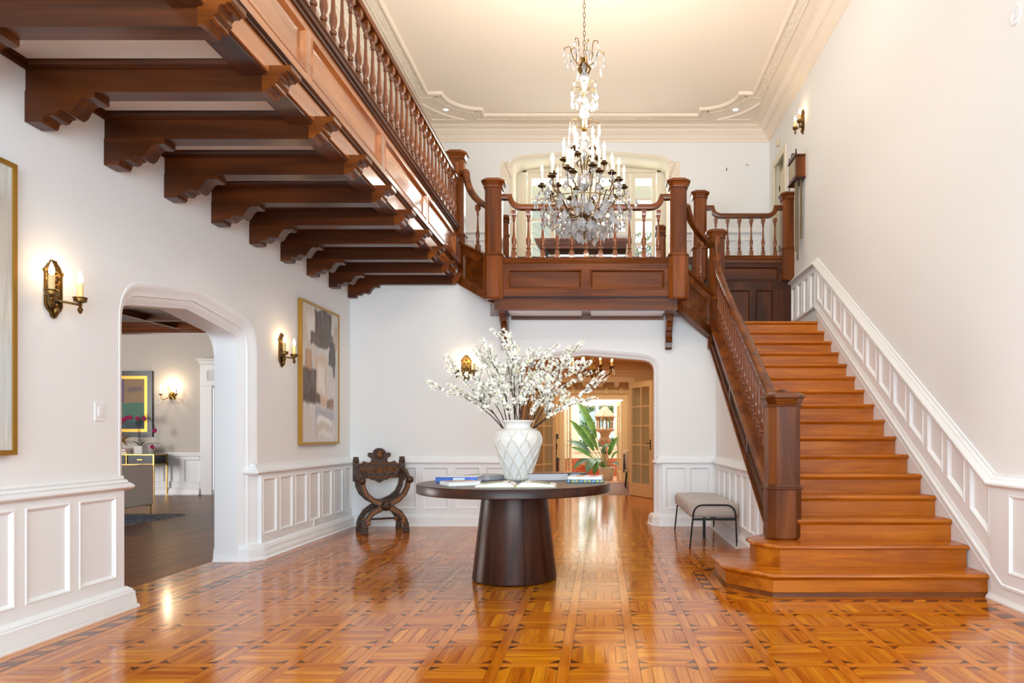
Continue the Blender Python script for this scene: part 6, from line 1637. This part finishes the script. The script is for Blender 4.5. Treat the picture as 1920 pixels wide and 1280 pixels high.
for b, mid, tip, w, m in (
    (pb(-.05), L_(1112, 838, 18.8), L_(1068, 786, 18.6), .13, LEAFG), (pb(-.04), L_(1120, 830, 18.7), L_(1087, 795, 18.5), .11, LEAFG), (pb(-.03, .1), L_(1118, 800, 19), L_(1078, 748, 19.1), .11, LEAFG),
    (pb(-.06), L_(1100, 835, 18.8), L_(1068, 828, 18.7), .12, LEAFB), (pb(-.06), L_(1108, 850, 18.6), L_(1070, 838, 18.4), .10, LEAFG), (pb(-.08), L_(1100, 845, 18.6), L_(1075, 880, 18.5), .09, LEAFB),
    (pb(-.06, -.1), L_(1112, 842, 18.4), L_(1100, 888, 18.3), .13, LEAFB), (pb(-.03, -.1), L_(1118, 842, 18.4), L_(1113, 893, 18.3), .07, LEAFG), (pb(0), L_(1128, 835, 18.7), L_(1140, 835, 18.6), .12, LEAFB),
    (pb(.02), L_(1138, 845, 18.8), L_(1160, 818, 18.7), .09, LEAFG), (pb(.04), L_(1146, 850, 18.8), L_(1161, 846, 18.7), .06, LEAFG), (pb(.03), L_(1150, 862, 18.8), L_(1158, 872, 18.6), .07, LEAFB), (pb(-.02), L_(1122, 850, 18.6), L_(1124, 868, 18.4), .10, LEAFB), (pb(-.02), L_(1118, 862, 18.6), L_(1118, 886, 18.4), .06, LEAFG)):
    leaf(b, mid, tip, w, m)
# garden outside the sunroom window
shrub('garden_tree', 'bright green tree outside the sunroom window', (-.4, 26.5, .2), 1.5, 3.4, 1500, [(mat('tree_bright', (168, 190, 110), .6), 3), (mat('tree_mid', (120, 150, 96), .6), 3)], 8, .14)
shrub('garden_hedge', 'dark green hedge plant low outside the sunroom window', (.3, 23.6, -.2), 1.1, 1.5, 700, [(G2, 3), (mat('hedge_grey', (120, 138, 132), .6), 2)], 9, .12)
mb = MB(); mb.box(-8, 8, 21.05, 40, -.4, -.2); struct(mb.build('ground_garden', mat('lawn', (150, 160, 110), .9), smooth=0))
# ------------------------------------------------------------------ parlour seen through the left arch
PYB = 14.3
mb = MB(); mb.box(-12.2, -8.0, PYB, PYB+.15, 0, 3.6); mb.box(-8.0, -6.9, PYB, PYB+.15, 2.18, 3.6); mb.box(-6.9, -3.68, PYB, PYB+.15, 0, 3.6)
WP = struct(mb.build('wall_parlour_back', mat('parlour_paint', (214, 206, 196), .7, spec=.3), smooth=0))
mb = MB(); mb.box(-12.3, -12.2, 1.0, PYB, 0, 3.6); struct(mb.build('wall_parlour_left', MATS['parlour_paint'], smooth=0))
PZC = 3.46
mb = MB(); mb.box(-12.2, -3.69, 1.0, PYB, PZC, PZC+.1); CP = struct(mb.build('ceiling_parlour', MAHD['x'], smooth=0))
for k in range(8):
    y = 13.3-1.35*k; mb = MB(); mb.box(-12.2, -3.7, y-.06, y+.06, PZC-.11, PZC); mb.box(-12.2, -3.7, y-.09, y+.09, PZC-.03, PZC); mb.build('coffer_beam', MAHD['x'], CP, smooth=0)
for k in range(6):
    x = -11.6+1.5*k; mb = MB(); mb.box(x-.05, x+.05, 1.0, PYB, PZC-.10, PZC-.002); mb.box(x-.085, x+.085, 1.0, PYB, PZC-.028, PZC-.001); mb.build('coffer_rib', MAHD['y'], CP, smooth=0)
mb = MB(); mb.sweep([(-12.2, PYB, PZC), (-3.7, PYB, PZC)], [(0, 0), (0, .22), (-.02, .22), (-.03, .17), (-.05, .17), (-.06, .12), (-.09, .12), (-.10, .08), (-.13, .08), (-.14, .05), (-.18, .05), (-.19, .025), (-.22, .02), (-.22, 0)], (0, -1, 0)); q = mb; o = q.build('wood_cornice', MAH['x'], CP, smooth=20)
frP = Fr((0, PYB, 0), (1, 0, 0), (0, -1, 0))
wp = panelling(frP, [(-11.8+.42*k, -11.45+.42*k) for k in range(9)], 0, .80, .25, .72, -12.2, -8.12, .03, .006, TRIM, 'trim_21', 'panel'); struct(wp)
run([(-12.2, PYB, .83), (-8.1, PYB, .83)], [(a*.8, b*.8) for a, b in RAILP], (0, -1, 0), 'chair_rail', parent=wp)
struct(run([(-12.2, PYB, 0), (-8.1, PYB, 0)], BASEP, (0, -1, 0), 'baseboard_parlour'))
# door case
mb = MB(); mb.box(-8.10, -7.86, PYB-.05, PYB, 0, 2.2); mb.box(-7.04, -6.80, PYB-.05, PYB, 0, 2.2); mb.box(-8.10, -6.80, PYB-.05, PYB, 2.2, 2.62); dc = struct(mb.build('trim_22', TRIM, smooth=0, bevel=.006))
mb = MB(); mb.sweep([(-8.10, PYB-.05, 2.62), (-6.8, PYB-.05, 2.62)], [(-.0, 0), (.02, .02), (.04, .05), (.07, .06), (.08, .11), (.12, .13), (.12, 0)], (0, -1, 0)); mb.build('hood_moulding', TRIM, dc, smooth=20)
frP.panel([(-7.96, 2.3), (-6.94, 2.3), (-6.94, 2.52), (-7.96, 2.52)], .062, .052, 'hood_panel', TRIM, dc, .03)
french_leaf('door_10', (-7.86, PYB+.02, 0), .06, .82, 2.18, m=TRIM, nc=2, nr=5, bot=.36)
mb = MB(); mb.box(-8.6, -6.0, 16.4, 16.5, 0, 3); struct(mb.build('wall_library', HALLP, smooth=0))
mb = MB(); mb.box(-8.6, -6.0, PYB+.15, 16.5, -.1, 0); struct(mb.build('floor_library', PARLF, smooth=0))
mb = MB(); mb.box(-8.6, -6.0, PYB+.15, 16.5, 3, 3.1); struct(mb.build('ceiling_library', TRIM, smooth=0))
point('library_glow', (-7.3, 15.4, 2.3), 25, (1, .78, .5), .1)
t = thing('bookcase', 'dark bookcase glimpsed through the glazed parlour door', 'bookcase', (-7.9, 16.1, 0))
mb = MB(); mb.box(-8.5, -7.2, 16.35, 16.4, 0, 1.55); mb.box(-8.5, -8.45, 16.05, 16.35, 0, 1.55); mb.box(-7.25, -7.2, 16.05, 16.35, 0, 1.55); mb.build('carcass', MAHD['z'], t, smooth=0)
for z in (.1, .55, 1.0, 1.5):
    mb = MB(); mb.box(-8.45, -7.25, 16.06, 16.35, z, z+.03); mb.build('shelf', MAH['x'], t, smooth=0)
x = -7.62
for nm, c_, w, hh in (('black', (40, 36, 34), .05, .34), ('brown', (96, 70, 44), .04, .30), ('grey green', (54, 66, 58), .05, .33), ('tan', (150, 126, 80), .045, .27)):
    b_ = thing('shelf_book', nm+' book on the upper shelf of the bookcase behind the parlour door', 'book', (x, 16.2, 1.03), 0, 'books in the bookcase')
    mb = MB(); mb.box(x, x+w, 16.09, 16.3, 1.03, 1.03+hh); mb.build('cover', mat('spine_'+nm.split()[0], c_, .6), b_, smooth=0, bevel=.004)
    mb = MB(); mb.box(x+.005, x+w-.005, 16.1, 16.295, 1.03+hh, 1.03+hh+.002); mb.build('pages', PAGE, b_, smooth=0); x += w+.004
# art: plain colour blocks in a black and gold frame
AB = paint_mat('colour_block_print', [(-.1, 1.1, .52, 1.1, (150, 120, 82), .01, 1), (.30, .52, .50, .96, (86, 60, 120), .03, 1), (-.1, .34, .5, 1.1, (176, 60, 84), .05, 1), (-.1, 1.1, -.1, .52, (44, 112, 88), .01, 1), (.0, .40, -.1, .51, (132, 72, 92), .02, 1), (.45, .95, -.1, .20, (30, 40, 66), .04, .9), (.58, .9, .72, .80, (70, 56, 92), .05, .7)], (150, 120, 82), .35)
painting('framed_print', 'colour-block print in a wide black frame with gold slip above the console', frP, -10.25, -9.07, 1.17, 2.50, AB, BLACKL, .10, .04, (.06, GOLD))
# console
t = thing('console_table', 'black lacquer console table with brass frame under the colour-block print', 'console', (-9.6, 14.0, 0))
cz = .835; x0, x1, y0, y1 = -10.6, -8.73, 13.78, 14.22
mb = MB(); mb.box(x0+.02, x1-.02, y0+.02, y1-.02, cz-.02, cz); mb.build('top', BLACKL, t, smooth=0)
mb = MB()
for a, b in ((x0, x0+.025), (x1-.025, x1)):
    for c_, d in ((y0, y0+.025), (y1-.025, y1)): mb.box(a, b, c_, d, 0, cz)
for z in (cz-.022, cz-.215): mb.box(x0, x1, y0-.001, y0+.02, z, z+.022); mb.box(x0, x1, y1-.02, y1, z, z+.022); mb.box(x0, x0+.02, y0, y1, z, z+.022); mb.box(x1-.02, x1, y0, y1, z, z+.022)
mb.box(x1-.55, x1-.53, y0-.001, y0+.03, cz-.2, cz-.02); mb.box(x0+.6, x0+.62, y0-.001, y0+.03, cz-.2, cz-.02); mb.build('brass_frame', BRASS, t, smooth=0)
mb = MB(); mb.box(x0+.02, x1-.02, y0+.03, y1-.02, cz-.2, cz-.02); mb.build('drawer_case', BLACKL, t, smooth=0)
for a, b in ((x0+.64, x1-.57), (x1-.51, x1-.04), (x0+.04, x0+.58)):
    mb = MB(); mb.box(a, b, y0+.008, y0+.03, cz-.185, cz-.032); dr = mb.build('drawer', mat('blue_black_lacquer', (32, 40, 50), .35), t, smooth=0)
    mb = MB(); mb.box((a+b)/2-.2, (a+b)/2+.2, y0-.012, y0+.0, cz-.118, cz-.1) if b-a > .5 else mb.box((a+b)/2-.05, (a+b)/2+.05, y0-.006, y0, cz-.118, cz-.1); mb.build('handle', BRASS, dr, smooth=0)
# objects on it
t = thing('orchid_pot', 'white hexagonal pot with a wilting magenta orchid on the console', 'plant', (-9.11, 13.97, cz))
ox, oy = -9.11, 13.97
mb = MB(); h6 = lambda r, z: [(ox+r*math.cos(PI/3*i+.2), oy+r*math.sin(PI/3*i+.2), z) for i in range(6)]
mb.rings([h6(.11, cz), h6(.13, cz+.005), h6(.135, cz+.16), h6(.12, cz+.16), h6(.11, cz+.13)], True, True, True); mb.build('pot', CERAM, t, smooth=0)
mb = MB(); mb.tube([(ox, oy, cz+.13), (ox-.02, oy, cz+.5), (ox+.0, oy, cz+.72), (ox+.12, oy, cz+.78), (ox+.24, oy, cz+.62), (ox+.3, oy, cz+.48)], .005, 5); mb.tube([(ox-.03, oy, cz+.13), (ox-.05, oy, cz+.5), (ox-.1, oy, cz+.7), (ox-.28, oy, cz+.72), (ox-.38, oy, cz+.66)], .005, 5); mb.build('flower_stem', TWIG, t, smooth=60)
MAG = mat('magenta_petal', (170, 28, 96), .5)
for dx, dz in ((-.38, .64), (-.33, .68), (-.27, .71), (-.2, .72), (-.06, .70), (.07, .70), (.28, .46), (.23, .14)):
    mb = MB(); c_ = (ox+dx, oy-.01, cz+dz)
    for k in range(5):
        a = 2*PI*k/5; mb.sphere((c_[0]+.025*math.cos(a), c_[1], c_[2]+.025*math.sin(a)), .024, 6, 4)
    mb.build('bloom', MAG, t, smooth=60)
for tx, tz, w in ((-.22, .24, .03), (.42, .20, .035), (.1, .22, .025), (-.1, .14, .02)):
    mb = MB(); R = []
    for i, p in enumerate(curve((ox, oy, cz+.14), (ox+tx*.5, oy, cz+tz+.03), (ox+tx, oy-.03, cz+tz), 7)):
        ww = w*math.sin(PI*(i+.6)/8.2); R.append([(p[0], p[1]-ww, p[2]+ww*.3), (p[0], p[1], p[2]), (p[0], p[1]+ww, p[2]+ww*.3)])
    mb.rings(R, False); mb.build('orchid_leaf', mat('orchid_green', (62, 84, 44), .4), t, smooth=60)
for nm, lb, z, cm, w in (('book', 'orange and white book at the bottom of the console stack', cz, ORANGE, .42), ('book', 'pink and white book at the top of the console stack', cz+.052, CORAL, .40)):
    t = book(nm, lb, (-9.50, 13.95), w, .26, .05, .0, cm, z=z, spine='-y', group='books on the console')
    mb = MB(); mb.box(-.02, w/2-.01, -.132, -.13, .008, .042); mb.build('spine_label', WHITEC, t, local=True, smooth=0)
t = thing('starburst_ornament', 'spiky gold starburst ornament standing on the console books', 'ornament', (-9.475, 13.95, cz+.102))
mb = MB(); mb.sphere((-9.475, 13.95, cz+.27), .035, 10, 6); mb.tube([(-9.475, 13.95, cz+.102), (-9.475, 13.95, cz+.27)], .01, 6); mb.build('core', BRASS, t)
rq = random.Random(2)
for k in range(22):
    d = V((rq.uniform(-1, 1), rq.uniform(-.6, .6), rq.uniform(-.9, 1))).normalized(); L2 = rq.uniform(.13, .2)
    mb = MB(); c0 = V((-9.475, 13.95, cz+.27)); mb.tube([c0, c0+d*L2], [.009, .004], 5); mb.build('spike', BRASS, t, smooth=0)
# crystal wall light
t = thing('crystal_sconce', 'gilt wall light with two bright candles and crystal drops in the parlour', 'wall lamp', (-8.68, PYB, 2.05))
qx, qz = -8.68, 2.0
mb = MB(); mb.sphere((qx, PYB-.02, qz), .06, 12, 8, 1.3); mb.build('back_boss', BRONZE, t)
for s in (-1, 1):
    mb = MB(); mb.tube([(qx, PYB-.05, qz)]+curve((qx+s*.03, PYB-.08, qz-.02), (qx+s*.14, PYB-.14, qz-.16), (qx+s*.155, PYB-.14, qz+.01), 6), .009, 6); mb.build('arm', GOLD, t, smooth=60)
    mb = MB(); mb.lathe([(.01, qz), (.035, qz+.02), (.04, qz+.03), (.014, qz+.03)], (qx+s*.155, PYB-.14), 10, True); cup = mb.build('candle_cup', GOLD, t)
    mb = MB(); mb.lathe([(.012, qz+.03), (.012, qz+.14), (.001, qz+.14)], (qx+s*.155, PYB-.14), 8, True); mb.build('candle_sleeve', PALEC, cup)
    mb = MB(); mb.lathe([(.007, qz+.14), (.017, qz+.16), (.018, qz+.175), (.008, qz+.205), (.001, qz+.22)], (qx+s*.155, PYB-.14), 8, True); mb.build('bulb', bulb_mat('bulb_white', (255, 236, 200), 12), cup, smooth=60)
    for q_ in range(3):
        d_ = drop().xf(Matrix.Translation((s*(.10+.05*q_), -.14+.03*(q_ % 2), -.10-.02*q_))); d_.build('crystal_drop', CRYST, t, local=True, smooth=0)
mb = MB(); mb.tube([(qx-.02+.05*math.sin(i*.45), PYB-.05, qz+.02+.013*i) for i in range(14)], .008, 6); mb.build('scroll', GOLD, t, smooth=60)
point('parlour_sconce_glow', (-8.68, PYB-.17, 2.2), 5, (1, .76, .48), .05)
# sofa back, rug
t = thing('sofa', 'taupe upholstered sofa with slim gold legs, its back to the hall, in the parlour', 'sofa', (-7.2, 9.5, 0))
mb = MB(); mb.box(-7.68, -6.74, 8.45, 10.62, .17, .40); mb.build('seat_base', GREYF, t, smooth=0, bevel=.02)
mb = MB(); mb.box(-6.93, -6.73, 8.43, 10.63, .165, .765); mb.build('back', GREYF, t, smooth=0, bevel=.025)
for y in (8.98, 10.06):
    mb = MB(); mb.box(-7.66, -6.95, y-.53, y+.53, .40, .53); mb.build('seat_cushion', GREYF, t, smooth=0, bevel=.04)
for y in (8.55, 10.55):
    for x in (-7.6, -6.78):
        mb = MB(); mb.box(x-.035, x+.035, y-.05, y+.05, .15, .168); mb.box(x+.02, x+.035, y+.03, y+.045, .012, .168); mb.build('leg', BRASS, t, smooth=0)
def rug_mat():
    m = mat('rug_weave', (126, 140, 160), .95, var=.6, bscale=9); return m
RUG = rug_mat()
mb = MB(); mb.box(-9.8, -6.3, 7.6, 10.68, 0, .012); t = tag(mb.build('rug', RUG, smooth=0), 'blue and grey patterned rug under the parlour sofa', 'rug')
for a, b, c_, d in ((-9.8, -6.3, 7.6, 7.66), (-9.8, -6.3, 10.62, 10.68), (-6.36, -6.3, 7.66, 10.62), (-9.8, -9.74, 7.66, 10.62)):
    mb = MB(); mb.box(a, b, c_, d, .012, .014); mb.build('rug_border', mat('rug_taupe', (150, 134, 120), .95), t, smooth=0)
